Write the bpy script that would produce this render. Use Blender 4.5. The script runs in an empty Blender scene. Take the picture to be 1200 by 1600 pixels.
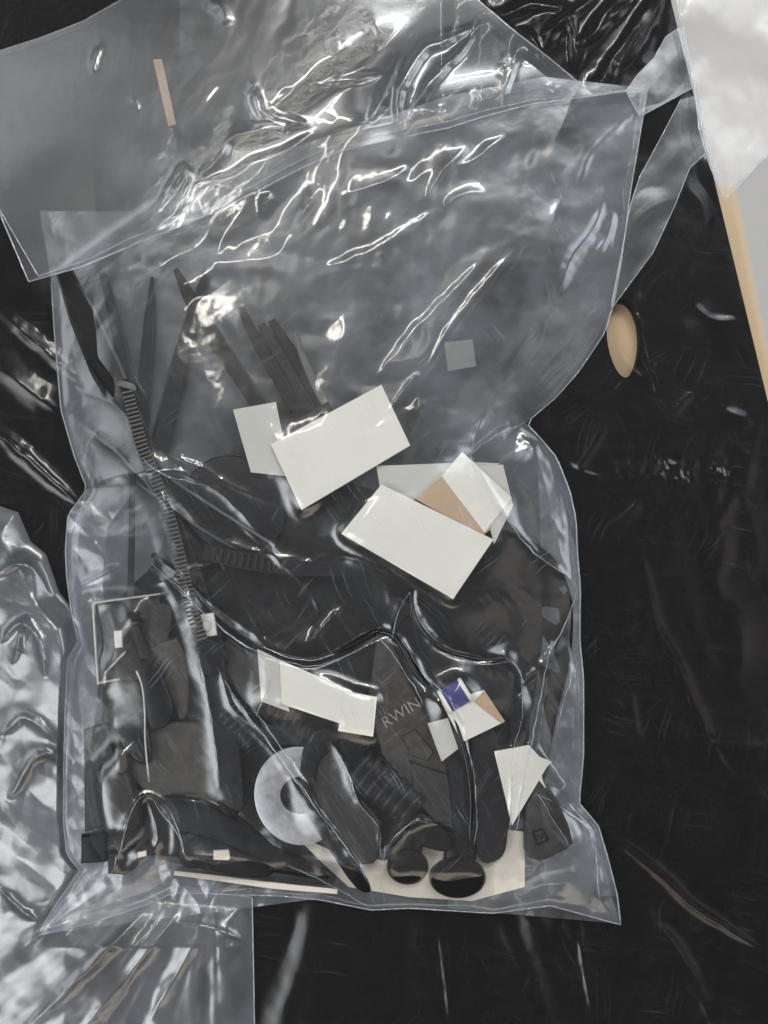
import bpy, bmesh, math
import numpy as np
from mathutils import Vector, Matrix

C = bpy.context.scene.collection
S = 0.0002            # metres per photo pixel at z = 0
D = 0.42              # camera height
MM = 0.001

# ------------------------------------------------------------------ camera
cam_d = bpy.data.cameras.new("camera")
cam = bpy.data.objects.new("camera", cam_d); C.objects.link(cam)
cam.location = (0, 0, D)
cam_d.sensor_fit = 'VERTICAL'; cam_d.sensor_height = 32; cam_d.sensor_width = 24
cam_d.lens = 32 * D / 0.32
cam_d.clip_start = 0.01; cam_d.clip_end = 50
cam_d.dof.use_dof = True; cam_d.dof.focus_distance = D - 0.006; cam_d.dof.aperture_fstop = 4.5
bpy.context.scene.camera = cam

# ------------------------------------------------------------------ world, lamps, exposure
world = bpy.data.worlds.new("World"); bpy.context.scene.world = world
world.use_nodes = True
bg = world.node_tree.nodes["Background"]
bg.inputs[0].default_value = (1.0, 0.985, 0.97, 1); bg.inputs[1].default_value = 0.13

def lamp(name, loc, target, sx, sy, radiance, col, roll=0.0):
    l = bpy.data.lights.new(name, 'AREA'); l.shape = 'RECTANGLE'
    l.size = sx; l.size_y = sy; l.energy = radiance * math.pi * sx * sy; l.color = col
    if min(sx, sy) > 0.1:                      # broad lamp panels fade towards their rims
        l.use_nodes = True; nt = l.node_tree; em = nt.nodes["Emission"]
        ge = nt.nodes.new('ShaderNodeNewGeometry'); sp = nt.nodes.new('ShaderNodeSeparateXYZ'); nt.links.new(ge.outputs['Parametric'], sp.inputs[0])
        prev = None
        for k in (0, 1):
            pp = nt.nodes.new('ShaderNodeMath'); pp.operation = 'PINGPONG'; nt.links.new(sp.outputs[k], pp.inputs[0]); pp.inputs[1].default_value = 0.5
            mr = nt.nodes.new('ShaderNodeMapRange'); mr.interpolation_type = 'SMOOTHSTEP'; nt.links.new(pp.outputs[0], mr.inputs[0])
            for i, q in enumerate((0.0, 0.42, 0.0, 1.0)): mr.inputs[1 + i].default_value = q
            if prev is None: prev = mr.outputs[0]
            else:
                mu = nt.nodes.new('ShaderNodeMath'); mu.operation = 'MULTIPLY'; nt.links.new(prev, mu.inputs[0]); nt.links.new(mr.outputs[0], mu.inputs[1]); prev = mu.outputs[0]
        nt.links.new(prev, em.inputs['Strength'])
        l.size = sx * 1.25; l.size_y = sy * 1.25; l.energy *= 2.1
    o = bpy.data.objects.new(name, l); C.objects.link(o)
    o.location = loc
    d = Vector(target) - Vector(loc)
    o.rotation_euler = (d.to_track_quat('-Z', 'Y').to_matrix() @ Matrix.Rotation(roll, 3, 'Z')).to_euler()
    return o

lamp("ceiling_panel_lamp", (0.42, 0.82, 1.35), (0, 0, 0), 0.90, 0.60, 3.5, (0.86, 0.93, 1.0))
lamp("ceiling_panel_lamp", (-0.86, -0.55, 1.10), (0, 0, 0), 0.78, 0.80, 5.0, (0.95, 0.98, 1.0))
lamp("ceiling_panel_lamp", (-0.80, 0.72, 1.20), (0, 0, 0), 0.60, 0.56, 0.9, (0.96, 0.98, 1.0))  # unseen panel, added to lighten the upper left of the flap
lamp("tube_lamp", (-0.02, 0.64, 1.30), (0, 0, 0), 0.9, 0.028, 34, (1.0, 0.96, 0.88), 0.75)
lamp("tube_lamp", (0.36, 0.84, 1.28), (0, 0, 0), 0.9, 0.028, 44, (1.0, 0.97, 0.92), 0.75)
lamp("fill_lamp", (1.25, 0.30, 0.55), (0, 0, 0), 1.1, 0.6, 3.8, (0.88, 0.94, 1.0))  # unseen cool panel added to light the right side
lamp("fill_lamp", (-1.15, 0.25, 0.70), (0, 0, 0), 1.1, 0.7, 2.2, (0.90, 0.95, 1.0))  # unseen cool panel, added as fill from the left

lamp("fill_lamp", (0.15, -1.05, 0.85), (0, 0, 0), 1.3, 0.45, 1.5, (1.0, 0.86, 0.70))  # unseen warm panel added for tan reflections in the wrap at the bottom

lamp("fill_lamp", (0.78, -0.12, 1.10), (0, 0, 0), 0.5, 0.9, 0.4, (1.0, 0.90, 0.80))  # dim warm panel, not seen, added for soft reflections at the right

sc = bpy.context.scene
sc.view_settings.view_transform = 'Standard'; sc.view_settings.look = 'None'
sc.view_settings.exposure = 0.10; sc.view_settings.gamma = 1.0
sc.render.engine = 'CYCLES'
sc.cycles.use_denoising = True
sc.cycles.max_bounces = 5; sc.cycles.transparent_max_bounces = 24
sc.cycles.use_adaptive_sampling = True; sc.cycles.adaptive_threshold = 0.03; sc.cycles.adaptive_min_samples = 12
sc.cycles.diffuse_bounces = 2; sc.cycles.glossy_bounces = 2; sc.cycles.transmission_bounces = 4
sc.cycles.sample_clamp_indirect = 6.0
sc.cycles.caustics_reflective = False; sc.cycles.caustics_refractive = False

# ------------------------------------------------------------------ pixel <-> place
def P(px, py, z):
    k = (D - z) / D
    return ((px - 600) * S * k, (800 - py) * S * k, z)

def Pn(px, py, z):
    k = (D - z) / D
    return np.stack([(px - 600) * S * k, (800 - py) * S * k, z + 0 * px], -1)

# ------------------------------------------------------------------ noise
def _h(ix, iy, seed):
    n = (ix * 374761393 + iy * 668265263 + seed * 1442695041) & 0xFFFFFFFF
    n = ((n ^ (n >> 13)) * 1274126177) & 0xFFFFFFFF
    n = n ^ (n >> 16)
    return (n & 0xFFFFFF) / float(0xFFFFFF)

def vn(x, y, seed=0):
    xi = np.floor(x).astype(np.int64); yi = np.floor(y).astype(np.int64)
    fx = x - xi; fy = y - yi
    u = fx * fx * fx * (fx * (fx * 6 - 15) + 10); v = fy * fy * fy * (fy * (fy * 6 - 15) + 10)
    a = _h(xi, yi, seed); b = _h(xi + 1, yi, seed); c = _h(xi, yi + 1, seed); d = _h(xi + 1, yi + 1, seed)
    return (a + (b - a) * u) * (1 - v) + (c + (d - c) * u) * v

def fbm(x, y, seed=0, oct=4):
    s = 0; a = 0.5; f = 1.0
    for i in range(oct):
        s = s + a * (vn(x * f + 17.3 * i, y * f - 9.1 * i, seed + i * 7) * 2 - 1); a *= 0.5; f *= 2.03
    return s

def crumple(x, y, lam, seed, n=6, ang=None, spread=math.pi):
    """creased sheet: triangle waves in several directions on a warped domain (sharp ridges, flat facets), about -1..1"""
    rs = np.random.RandomState(seed)
    wx = x + lam * 0.9 * fbm(x / (lam * 2.2), y / (lam * 2.2), seed + 3, 3)
    wy = y + lam * 0.9 * fbm(x / (lam * 2.2), y / (lam * 2.2), seed + 11, 3)
    s = 0; tot = 0
    for k in range(n):
        a = (rs.rand() - 0.5) * spread + (ang or 0) + (0 if ang is not None else math.pi / 2)
        l = lam * (0.6 + 1.3 * rs.rand()); ph = rs.rand() * 10
        t = (wx * math.cos(a) + wy * math.sin(a)) / l + ph
        f = np.abs((t % 1.0) * 2 - 1) * 2 - 1
        f = np.sign(f) * np.abs(f) ** 1.0
        m = vn(x / (lam * 2.6) + k * 3.7, y / (lam * 2.6) - k * 5.1, seed + 31 + k)
        m = np.clip((m - 0.45) * 2.4, 0, 1)
        s = s + f * m * l / lam; tot += 1
    return s / math.sqrt(tot)

def seg_dist(px, py, pts):
    d = np.full(px.shape, 1e9)
    for (x0, y0), (x1, y1) in zip(pts[:-1], pts[1:]):
        dx, dy = x1 - x0, y1 - y0; L = dx * dx + dy * dy + 1e-9
        t = np.clip(((px - x0) * dx + (py - y0) * dy) / L, 0, 1)
        d = np.minimum(d, np.hypot(px - x0 - t * dx, py - y0 - t * dy))
    return d

def smooth_line(pts, n=6):
    """Catmull-Rom through the points"""
    p = np.array(pts, float)
    if len(p) < 3: return [tuple(q) for q in p]
    e = np.vstack([2 * p[0] - p[1], p, 2 * p[-1] - p[-2]]); out = []
    for i in range(1, len(e) - 2):
        for k in range(n):
            t = k / n
            out.append(tuple(0.5 * ((2 * e[i]) + (-e[i - 1] + e[i + 1]) * t + (2 * e[i - 1] - 5 * e[i] + 4 * e[i + 1] - e[i + 2]) * t * t
                       + (-e[i - 1] + 3 * e[i] - 3 * e[i + 1] + e[i + 2]) * t ** 3)))
    out.append(tuple(p[-1])); return out

def creases(px, py, lst):
    """lst: (points, height mm, width px, sharp 0/1)"""
    h = np.zeros(px.shape)
    for item in lst:
        pts, a, w = item[:3]; sharp = item[3] if len(item) > 3 else 1
        pts = smooth_line(pts, 4); q = np.array(pts)
        m = 5 * w
        sel = (px > q[:, 0].min() - m) & (px < q[:, 0].max() + m) & (py > q[:, 1].min() - m) & (py < q[:, 1].max() + m)
        if not sel.any(): continue
        x = px[sel]; y = py[sel]
        jx = x + 3.0 * fbm(x / 23.0, y / 23.0, 5, 2); jy = y + 3.0 * fbm(x / 23.0, y / 23.0, 9, 2)
        d = seg_dist(jx, jy, pts)
        ends = np.minimum(np.hypot(jx - pts[0][0], jy - pts[0][1]), np.hypot(jx - pts[-1][0], jy - pts[-1][1]))
        tp = np.clip(ends / (0.3 * np.hypot(*np.diff(q, axis=0).T).sum()), 0, 1); d = d / (0.35 + 0.65 * tp); a_ = a * tp * (2 - tp)
        if sharp: h[sel] += a_ * np.exp(-(np.sqrt(d * d + 2.2) - 1.48) / w)
        else: h[sel] += a_ * np.exp(-(d / w) ** 2)
    return h

def resample(pts, n):
    p = np.array(pts, float); l = np.r_[0, np.cumsum(np.hypot(*np.diff(p, axis=0).T))]
    t = np.linspace(0, l[-1], n)
    return np.stack([np.interp(t, l, p[:, 0]), np.interp(t, l, p[:, 1])], -1)

# ------------------------------------------------------------------ materials
def newmat(name):
    m = bpy.data.materials.new(name); m.use_nodes = True
    nt = m.node_tree
    for n in list(nt.nodes): nt.nodes.remove(n)
    out = nt.nodes.new('ShaderNodeOutputMaterial')
    return m, nt, out

class N:
    def __init__(s, nt): s.nt = nt
    def __call__(s, typ, ins=None, **kw):
        n = s.nt.nodes.new(typ)
        for k, v in kw.items(): setattr(n, k, v)
        for k, v in (ins or {}).items():
            if hasattr(v, 'is_output') or isinstance(v, bpy.types.NodeSocket): s.nt.links.new(v, n.inputs[k])
            else: n.inputs[k].default_value = v
        return n
    def math(s, op, a, b=0.0, clamp=False):
        n = s.nt.nodes.new('ShaderNodeMath'); n.operation = op; n.use_clamp = clamp
        for i, v in enumerate((a, b)):
            if isinstance(v, bpy.types.NodeSocket): s.nt.links.new(v, n.inputs[i])
            else: n.inputs[i].default_value = v
        return n.outputs[0]
    def remap(s, v, a, b, c=0.0, d=1.0):
        n = s.nt.nodes.new('ShaderNodeMapRange'); n.clamp = True
        s.nt.links.new(v, n.inputs[0])
        for i, q in enumerate((a, b, c, d)): n.inputs[1 + i].default_value = q
        return n.outputs[0]

def film(name, haze, rough=0.045, base=0.08, scratch=0.5, tint=(0.78, 0.87, 1.0), bump=0.25, wide=0.25, cloud=0, wr=0.30, dirs=2):
    m, nt, out = newmat(name); g = N(nt)
    tc = g('ShaderNodeTexCoord').outputs['Object']
    hz = haze
    if scratch > 0:
        # fine scratches in two directions and specks of dust
        mk = g('ShaderNodeTexNoise', {'Vector': tc, 'Scale': 75.0, 'Detail': 2.0}).outputs[0]
        wv = g('ShaderNodeVectorMath', {0: g('ShaderNodeTexNoise', {'Vector': tc, 'Scale': 45.0, 'Detail': 1.0}).outputs['Color'], 1: (0.009, 0.009, 0.0)}, operation='MULTIPLY').outputs[0]
        tw = g('ShaderNodeVectorMath', {0: tc, 1: wv}, operation='ADD').outputs[0]
        marks = None
        for rot, sx, sy, th, lo, hi in ((0.5, 3800, 50, .70, .50, .66), (-0.75, 3400, 65, .705, .50, .36), (1.4, 3600, 40, .71, .44, .56), (-0.2, 4200, 35, .715, .56, .44))[:dirs]:
            mp = g('ShaderNodeMapping', {'Vector': tw, 'Rotation': (0, 0, rot), 'Scale': (1.0 / sx, 1.0 / sy, 1.0)}, vector_type='TEXTURE')
            nz = g('ShaderNodeTexNoise', {'Vector': mp.outputs[0], 'Scale': 1.0, 'Detail': 0.0})
            v = g.math('MULTIPLY', g.remap(nz.outputs[0], th, th + 0.07), g.remap(mk, lo, hi))
            marks = v if marks is None else g.math('MAXIMUM', marks, v)
        dust = g('ShaderNodeTexVoronoi', {'Vector': tc, 'Scale': 420.0})
        sep = g('ShaderNodeSeparateColor', {'Color': dust.outputs['Color']})
        dv = g.math('MULTIPLY', g.remap(dust.outputs['Distance'], 0.11, 0.04), g.remap(sep.outputs[0], 0.55, 0.95))
        marks = g.math('MAXIMUM', marks, g.math('MULTIPLY', dv, 0.8))
        hz = g.math('MULTIPLY', g.remap(mk, 0.25, 0.75, 0.55, 1.45), haze)
        hz = g.math('ADD', hz, g.math('MULTIPLY', marks, 0.28 * scratch), clamp=True)
    elif cloud:
        ck = g('ShaderNodeTexNoise', {'Vector': tc, 'Scale': float(cloud), 'Detail': 3.0, 'Roughness': 0.6}).outputs[0]
        hz = g.math('MULTIPLY', g.remap(ck, 0.32, 0.70, 0.25, 1.75), haze)
    # relief
    n1 = g('ShaderNodeTexNoise', {'Vector': tc, 'Scale': 260.0, 'Detail': 1.0, 'Roughness': 0.5})
    bp = g('ShaderNodeBump', {'Height': n1.outputs[0], 'Strength': bump, 'Distance': 0.0012})
    lw = g('ShaderNodeLayerWeight', {'Blend': 0.5})
    f5 = g.math('POWER', lw.outputs['Facing'], 4.0)
    F = g.math('ADD', base, g.math('MULTIPLY', f5, 1 - base), clamp=True)
    tr = g('ShaderNodeBsdfTransparent', {'Color': (0.975, 0.98, 0.985, 1)})
    df = g('ShaderNodeBsdfDiffuse', {'Color': (*tint, 1)})
    tl = g('ShaderNodeBsdfTranslucent', {'Color': (*tint, 1)})
    milk = g('ShaderNodeMixShader', {0: 0.35, 1: df.outputs[0], 2: tl.outputs[0]})
    body = g('ShaderNodeMixShader', {0: hz, 1: tr.outputs[0], 2: milk.outputs[0]})
    g1 = g('ShaderNodeBsdfGlossy', {'Color': (1, 1, 1, 1), 'Roughness': rough, 'Normal': bp.outputs[0]})
    g2 = g('ShaderNodeBsdfGlossy', {'Color': (1, 1, 1, 1), 'Roughness': wr, 'Normal': bp.outputs[0]})
    gl = g('ShaderNodeMixShader', {0: wide, 1: g1.outputs[0], 2: g2.outputs[0]})
    fin = g('ShaderNodeMixShader', {0: F, 1: body.outputs[0], 2: gl.outputs[0]})
    nt.links.new(fin.outputs[0], out.inputs[0])
    return m

def solid(name, col, rough=0.45, metal=0.0, var=0.15, nscale=300, bump=0.05, spec=0.5, wear=0.0, wearcol=(0.2, 0.2, 0.2)):
    m, nt, out = newmat(name); g = N(nt)
    tc = g('ShaderNodeTexCoord').outputs['Object']
    nz = g('ShaderNodeTexNoise', {'Vector': tc, 'Scale': float(nscale), 'Detail': 4.0, 'Roughness': 0.6})
    lo = tuple(c * (1 - var) for c in col); hi = tuple(min(1, c * (1 + var)) for c in col)
    mx = g('ShaderNodeMix', {0: g.remap(nz.outputs[0], 0.3, 0.7), 6: (*lo, 1), 7: (*hi, 1)}, data_type='RGBA')
    colsock = mx.outputs[2]
    if wear > 0:
        mp = g('ShaderNodeMapping', {'Vector': tc, 'Rotation': (0, 0, 0.6), 'Scale': (1 / 1400, 1 / 90, 1 / 300)}, vector_type='TEXTURE')
        wn = g('ShaderNodeTexNoise', {'Vector': mp.outputs[0], 'Scale': 1.0, 'Detail': 2.0})
        w = g.math('MULTIPLY', g.remap(wn.outputs[0], 0.6, 0.72), wear)
        m2 = g('ShaderNodeMix', {0: w, 6: colsock, 7: (*wearcol, 1)}, data_type='RGBA'); colsock = m2.outputs[2]
    bp = g('ShaderNodeBump', {'Height': nz.outputs[0], 'Strength': bump, 'Distance': 0.0006})
    r = g.remap(nz.outputs[0], 0.2, 0.8, rough * 0.8, min(1, rough * 1.25))
    b = g('ShaderNodeBsdfPrincipled', {'Base Color': colsock, 'Roughness': r, 'Metallic': metal, 'Normal': bp.outputs[0], 'Specular IOR Level': spec})
    nt.links.new(b.outputs[0], out.inputs[0])
    return m

def wood(name):
    m, nt, out = newmat(name); g = N(nt)
    tc = g('ShaderNodeTexCoord').outputs['Object']
    mp = g('ShaderNodeMapping', {'Vector': tc, 'Rotation': (0, 0, 0.24), 'Scale': (1 / 120, 1 / 7, 1 / 20)}, vector_type='TEXTURE')
    nz = g('ShaderNodeTexNoise', {'Vector': mp.outputs[0], 'Scale': 1.0, 'Detail': 5.0})
    mx = g('ShaderNodeMix', {0: g.remap(nz.outputs[0], 0.3, 0.7), 6: (0.66, 0.45, 0.25, 1), 7: (0.90, 0.70, 0.46, 1)}, data_type='RGBA')
    b = g('ShaderNodeBsdfPrincipled', {'Base Color': mx.outputs[2], 'Roughness': 0.5})
    nt.links.new(b.outputs[0], out.inputs[0]); return m

M = {}
M['bag_front'] = film('clear_bag_film', 0.012, rough=0.085, base=0.075, scratch=0.9, bump=0.045, wide=0.32, wr=0.30)
M['bag_back'] = film('clear_bag_back_film', 0.16, rough=0.18, base=0.055, scratch=0, bump=0.06, cloud=42, wide=0.5)
M['flap'] = film('clear_flap_film', 0.038, rough=0.04, base=0.10, scratch=0, bump=0.03, wide=0.6, cloud=28, wr=0.30)
M['wrap'] = film('panel_wrap_film', 0.002, rough=0.10, base=0.032, scratch=0.2, bump=0.04, wide=0.32, wr=0.24, dirs=4)
M['left'] = film('crumpled_wrap_film', 0.13, rough=0.14, base=0.11, scratch=0, bump=0.03, wide=0.6, cloud=30, wr=0.34)
M['pale'] = film('thick_clear_film', 0.24, rough=0.12, base=0.045, scratch=0, tint=(0.95, 0.89, 0.85), bump=0.04, wide=0.6)
M['gusset'] = film('clear_gusset_film', 0.11, rough=0.13, base=0.08, scratch=0, bump=0.04, wide=0.6, cloud=60)
M['edge'] = film('film_edge', 0.26, rough=0.12, base=0.16, scratch=0)
M['black'] = solid('black_plastic', (0.006, 0.006, 0.007), 0.30, wear=0.05, spec=0.35)
M['black2'] = solid('black_nylon', (0.011, 0.011, 0.013), 0.36, wear=0.1, spec=0.35)
M['gloss'] = solid('glossy_black_rubber', (0.006, 0.006, 0.007), 0.22)
M['grey'] = solid('grey_plastic', (0.052, 0.047, 0.042), 0.42, wear=0.3, var=0.35)
M['greyd'] = solid('dark_grey_plastic', (0.021, 0.020, 0.020), 0.5, wear=0.2)
M['panel'] = solid('panel_plastic', (0.0052, 0.0044, 0.005), 0.6, bump=0.1, spec=0.1)
M['paper'] = solid('white_paper', (0.80, 0.78, 0.70), 0.6, var=0.025, nscale=60)
M['paper2'] = solid('grey_white_paper', (0.58, 0.565, 0.52), 0.65, var=0.04, nscale=60)
M['card'] = solid('cream_card', (0.72, 0.66, 0.58), 0.75, var=0.05, nscale=80)
M['dull'] = solid('dull_card', (0.22, 0.21, 0.185), 0.7, var=0.05)
M['tan'] = solid('tan_card', (0.52, 0.36, 0.24), 0.7, var=0.06)
M['zinc'] = solid('zinc_steel', (0.50, 0.50, 0.53), 0.40, metal=0.75, var=0.12, nscale=500, bump=0.12, wear=0.4, wearcol=(0.35, 0.35, 0.36))
M['wire'] = solid('steel_wire', (0.55, 0.53, 0.50), 0.35, metal=0.5)
M['blue'] = solid('blue_sleeve', (0.045, 0.042, 0.20), 0.5)
M['white'] = solid('white_plastic', (0.74, 0.72, 0.68), 0.4, var=0.05)
M['nylon'] = solid('grey_nylon', (0.11, 0.11, 0.105), 0.45)
M['wood'] = wood('pale_wood')
M['floor'] = solid('pale_floor', (0.62, 0.61, 0.60), 0.6, var=0.04, nscale=4)

# ------------------------------------------------------------------ object helpers
def mesh_obj(name, verts, faces, mat, smooth=True, parent=None, origin=None):
    v = np.asarray(verts, float).reshape(-1, 3)
    if parent is not None: base = np.array(parent['_base'])
    elif origin is not None: base = np.array(origin)
    else: base = np.array([(v[:, 0].min() + v[:, 0].max()) / 2, (v[:, 1].min() + v[:, 1].max()) / 2, v[:, 2].min()])
    me = bpy.data.meshes.new(name)
    me.from_pydata((v - base).tolist(), [], faces if isinstance(faces, list) else faces.tolist()); me.update()
    me.polygons.foreach_set('use_smooth', [bool(smooth)] * len(me.polygons))
    if mat: me.materials.append(mat)
    o = bpy.data.objects.new(name, me); C.objects.link(o)
    if parent is not None: o.parent = parent
    else: o.location = base
    o['_base'] = [float(q) for q in base]
    return o

def tag(o, label=None, cat=None, group=None, kind=None):
    if label: o['label'] = label
    if cat: o['category'] = cat
    if group: o['group'] = group
    if kind: o['kind'] = kind
    return o

def empty(name, px, py, z, label, cat, group=None):
    o = bpy.data.objects.new(name, None); C.objects.link(o)
    o.location = P(px, py, z); o['_base'] = list(P(px, py, z)); o.empty_display_size = 0.005
    return tag(o, label, cat, group)

def grid_faces(nr, nc):
    i = np.arange(nr * nc).reshape(nr, nc)
    return np.stack([i[:-1, :-1], i[1:, :-1], i[1:, 1:], i[:-1, 1:]], -1).reshape(-1, 4)

def patch_px(L, R, nr, nc, top=None, bot=None, pw=10.0):
    """grid of pixel points between a left and a right border (both top to bottom), bent to a top and a bottom border"""
    l = resample(L, nr)[:, None]; r = resample(R, nr)[:, None]
    s = np.linspace(0, 1, nc)[None, :, None]; t = np.linspace(0, 1, nr)[:, None, None]
    p = l + (r - l) * s
    if bot is not None:
        b = resample(bot, nc)[None]; p = p + (b - p[-1:]) * t ** pw
    if top is not None:
        a = resample(top, nc)[None]; p = p + (a - p[:1]) * (1 - t) ** pw
    return p[..., 0], p[..., 1]

def sheet(name, px, py, h_mm, mat, parent=None, flat_lo=0.3):
    z = np.maximum(h_mm, flat_lo) * MM
    v = Pn(px, py, z).reshape(-1, 3)
    return mesh_obj(name, v, grid_faces(*px.shape), mat, True, parent)

def tube(name, pts3, r, mat, parent=None, seg=6, caps=True, radii=None):
    p = np.array(pts3, float); n = len(p); vs = []; fs = []
    t = np.gradient(p, axis=0); t /= np.linalg.norm(t, axis=1)[:, None] + 1e-12
    up = np.array([0, 0, 1.0])
    for i in range(n):
        a = np.cross(t[i], up)
        if np.linalg.norm(a) < 1e-3: a = np.cross(t[i], [0, 1.0, 0])
        a /= np.linalg.norm(a); b = np.cross(a, t[i])
        rr = radii[i] if radii is not None else r
        for k in range(seg):
            q = 2 * math.pi * k / seg
            vs.append(p[i] + rr * (a * math.cos(q) + b * math.sin(q)))
    for i in range(n - 1):
        for k in range(seg):
            k2 = (k + 1) % seg
            fs.append([i * seg + k, i * seg + k2, (i + 1) * seg + k2, (i + 1) * seg + k])
    if caps:
        fs.append(list(range(seg))[::-1]); fs.append([(n - 1) * seg + k for k in range(seg)])
    return mesh_obj(name, vs, fs, mat, True, parent)

def ptube(name, pts, z_mm, r_px, mat, parent=None, seg=6, n=5, radii=None):
    """tube along pixel points; z_mm one height or one per point"""
    z = [z_mm] * len(pts) if np.isscalar(z_mm) else z_mm
    q = smooth_line([(x, y, zz) for (x, y), zz in zip(pts, z)], n)
    rad = None
    if radii is not None:
        rr = np.interp(np.linspace(0, len(pts) - 1, len(q)), range(len(pts)), radii); rad = [v * S for v in rr]
    return tube(name, [P(a, b, c * MM) for a, b, c in q], r_px * S, mat, parent, seg, radii=rad)

def prism(name, poly, z0, z1, mat, parent=None, bev=1.0, round_=0, segs=2, holes=None, dome=0.0):
    """solid from a pixel outline between two heights (mm), its rims bevelled"""
    if round_: poly = smooth_line(list(poly) + [poly[0]], round_)[:-1]
    bm = bmesh.new()
    vs = [bm.verts.new(P(x, y, z1 * MM)) for x, y in poly]
    if holes:
        eds = []
        for loop in [vs] + [[bm.verts.new(P(x, y, z1 * MM)) for x, y in h] for h in holes]:
            for a, b in zip(loop, loop[1:] + loop[:1]): eds.append(bm.edges.new((a, b)))
        bmesh.ops.triangle_fill(bm, use_beauty=True, use_dissolve=False, edges=eds)
    else:
        bm.faces.new(vs)
    bmesh.ops.recalc_face_normals(bm, faces=bm.faces[:])
    for f in bm.faces:
        if f.normal.z < 0: f.normal_flip()
    top = bm.faces[:]
    r = bmesh.ops.extrude_face_region(bm, geom=top)
    ev = [g for g in r['geom'] if isinstance(g, bmesh.types.BMVert)]
    # extruded copy becomes the top; the old faces the bottom
    for v in vs if not holes else [v for v in bm.verts if v not in ev]: v.co.z = z0 * MM
    bmesh.ops.recalc_face_normals(bm, faces=bm.faces[:])
    if bev > 0:
        sel = [e for e in bm.edges if e.calc_face_angle(0) > 0.6 and all(v.co.z > (z1 - 0.01) * MM for v in e.verts)]
        try: bmesh.ops.bevel(bm, geom=sel, offset=bev * S, segments=segs, affect='EDGES', profile=0.6, clamp_overlap=True)
        except Exception: pass
    verts = [tuple(v.co) for v in bm.verts]; bm.verts.index_update()
    faces = [[v.index for v in f.verts] for f in bm.faces]
    bm.free()
    o = mesh_obj(name, verts, faces, mat, False, parent)
    o.data.polygons.foreach_set('use_smooth', [True] * len(o.data.polygons))
    o.data.set_sharp_from_angle(angle=0.6)
    return o

def ribbon(name, pts, widths, z_mm, thick_mm, mat, parent=None, n=5):
    """flat strap with a rectangular section along pixel points"""
    z = [z_mm] * len(pts) if np.isscalar(z_mm) else z_mm
    q = np.array(smooth_line([(x, y, zz) for (x, y), zz in zip(pts, z)], n))
    w = np.interp(np.linspace(0, len(pts) - 1, len(q)), np.linspace(0, len(pts) - 1, len(widths)), widths)
    t = np.gradient(q[:, :2], axis=0); t /= np.linalg.norm(t, axis=1)[:, None] + 1e-9
    nrm = np.stack([-t[:, 1], t[:, 0]], -1); vs = []; fs = []
    for i in range(len(q)):
        for sgn, dz in ((-1, 0), (-1, .75), (-.8, 1), (.8, 1), (1, .75), (1, 0)):
            x, y = q[i, :2] + nrm[i] * sgn * w[i] / 2
            vs.append(P(x, y, (q[i, 2] + dz * thick_mm) * MM))
    for i in range(len(q) - 1):
        for k in range(6):
            k2 = (k + 1) % 6; fs.append([i * 6 + k, i * 6 + k2, i * 6 + 6 + k2, i * 6 + 6 + k])
    fs.append(list(range(6))[::-1]); fs.append([(len(q) - 1) * 6 + k for k in range(6)])
    o = mesh_obj(name, vs, fs, mat, False, parent)
    return o

def rod(name, a, b, za, zb, prof, mat, parent=None, seg=20, squash=1.0):
    """turned body along the axis a->b (pixels, axis heights in mm); prof: (t along axis, radius px)"""
    A = np.array(P(a[0], a[1], za * MM)); B = np.array(P(b[0], b[1], zb * MM)); ax = B - A; L = np.linalg.norm(ax); ax /= L
    u = np.cross(ax, [0, 0, 1.0]); u /= np.linalg.norm(u) + 1e-12; v = np.cross(u, ax)
    vs = []; fs = []
    for t, r in prof:
        for k in range(seg):
            q = 2 * math.pi * k / seg
            vs.append(A + ax * L * t + S * r * (u * math.cos(q) + v * squash * math.sin(q)))
    n = len(prof)
    for i in range(n - 1):
        for k in range(seg):
            k2 = (k + 1) % seg; fs.append([i * seg + k, i * seg + k2, (i + 1) * seg + k2, (i + 1) * seg + k])
    fs.append(list(range(seg))[::-1]); fs.append([(n - 1) * seg + k for k in range(seg)])
    o = mesh_obj(name, vs, fs, mat, True, parent)
    o.data.set_sharp_from_angle(angle=0.7)
    return o

def drape(name, poly, hfun, off_mm, mat, parent=None, thick=0.25, curl=None, n=14):
    """thin card from a quadrilateral outline (pixels) that follows a height field"""
    (x0, y0), (x1, y1), (x2, y2), (x3, y3) = poly
    u = np.linspace(0, 1, n)[None, :]; v = np.linspace(0, 1, n)[:, None]
    px = (x0 * (1 - u) + x1 * u) * (1 - v) + (x3 * (1 - u) + x2 * u) * v
    py = (y0 * (1 - u) + y1 * u) * (1 - v) + (y3 * (1 - u) + y2 * u) * v
    z = hfun(px, py) + off_mm
    if curl is not None: z = z + curl(u + 0 * v, v + 0 * u)
    top = Pn(px, py, z * MM).reshape(-1, 3); low = Pn(px, py, (z - thick) * MM).reshape(-1, 3)
    f = grid_faces(n, n).tolist(); k = n * n
    fs = [q for q in f] + [[a + k for a in q[::-1]] for q in f]
    ring = [i for i in range(n)] + [i * n + n - 1 for i in range(1, n)] + [(n - 1) * n + i for i in range(n - 2, -1, -1)] + [i * n for i in range(n - 2, 0, -1)]
    for a, b in zip(ring, ring[1:] + ring[:1]): fs.append([a, a + k, b + k, b])
    o = mesh_obj(name, np.vstack([top, low]), fs, mat, True, parent)
    o.data.set_sharp_from_angle(angle=0.8)
    return o

# ------------------------------------------------------------------ the setting: floor, board, panel
v = [(-3, -3, -0.45), (3, -3, -0.45), (3, 3, -0.45), (-3, 3, -0.45)]
tag(mesh_obj('floor', v, [[0, 1, 2, 3]], M['floor'], False), kind='structure')

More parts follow.
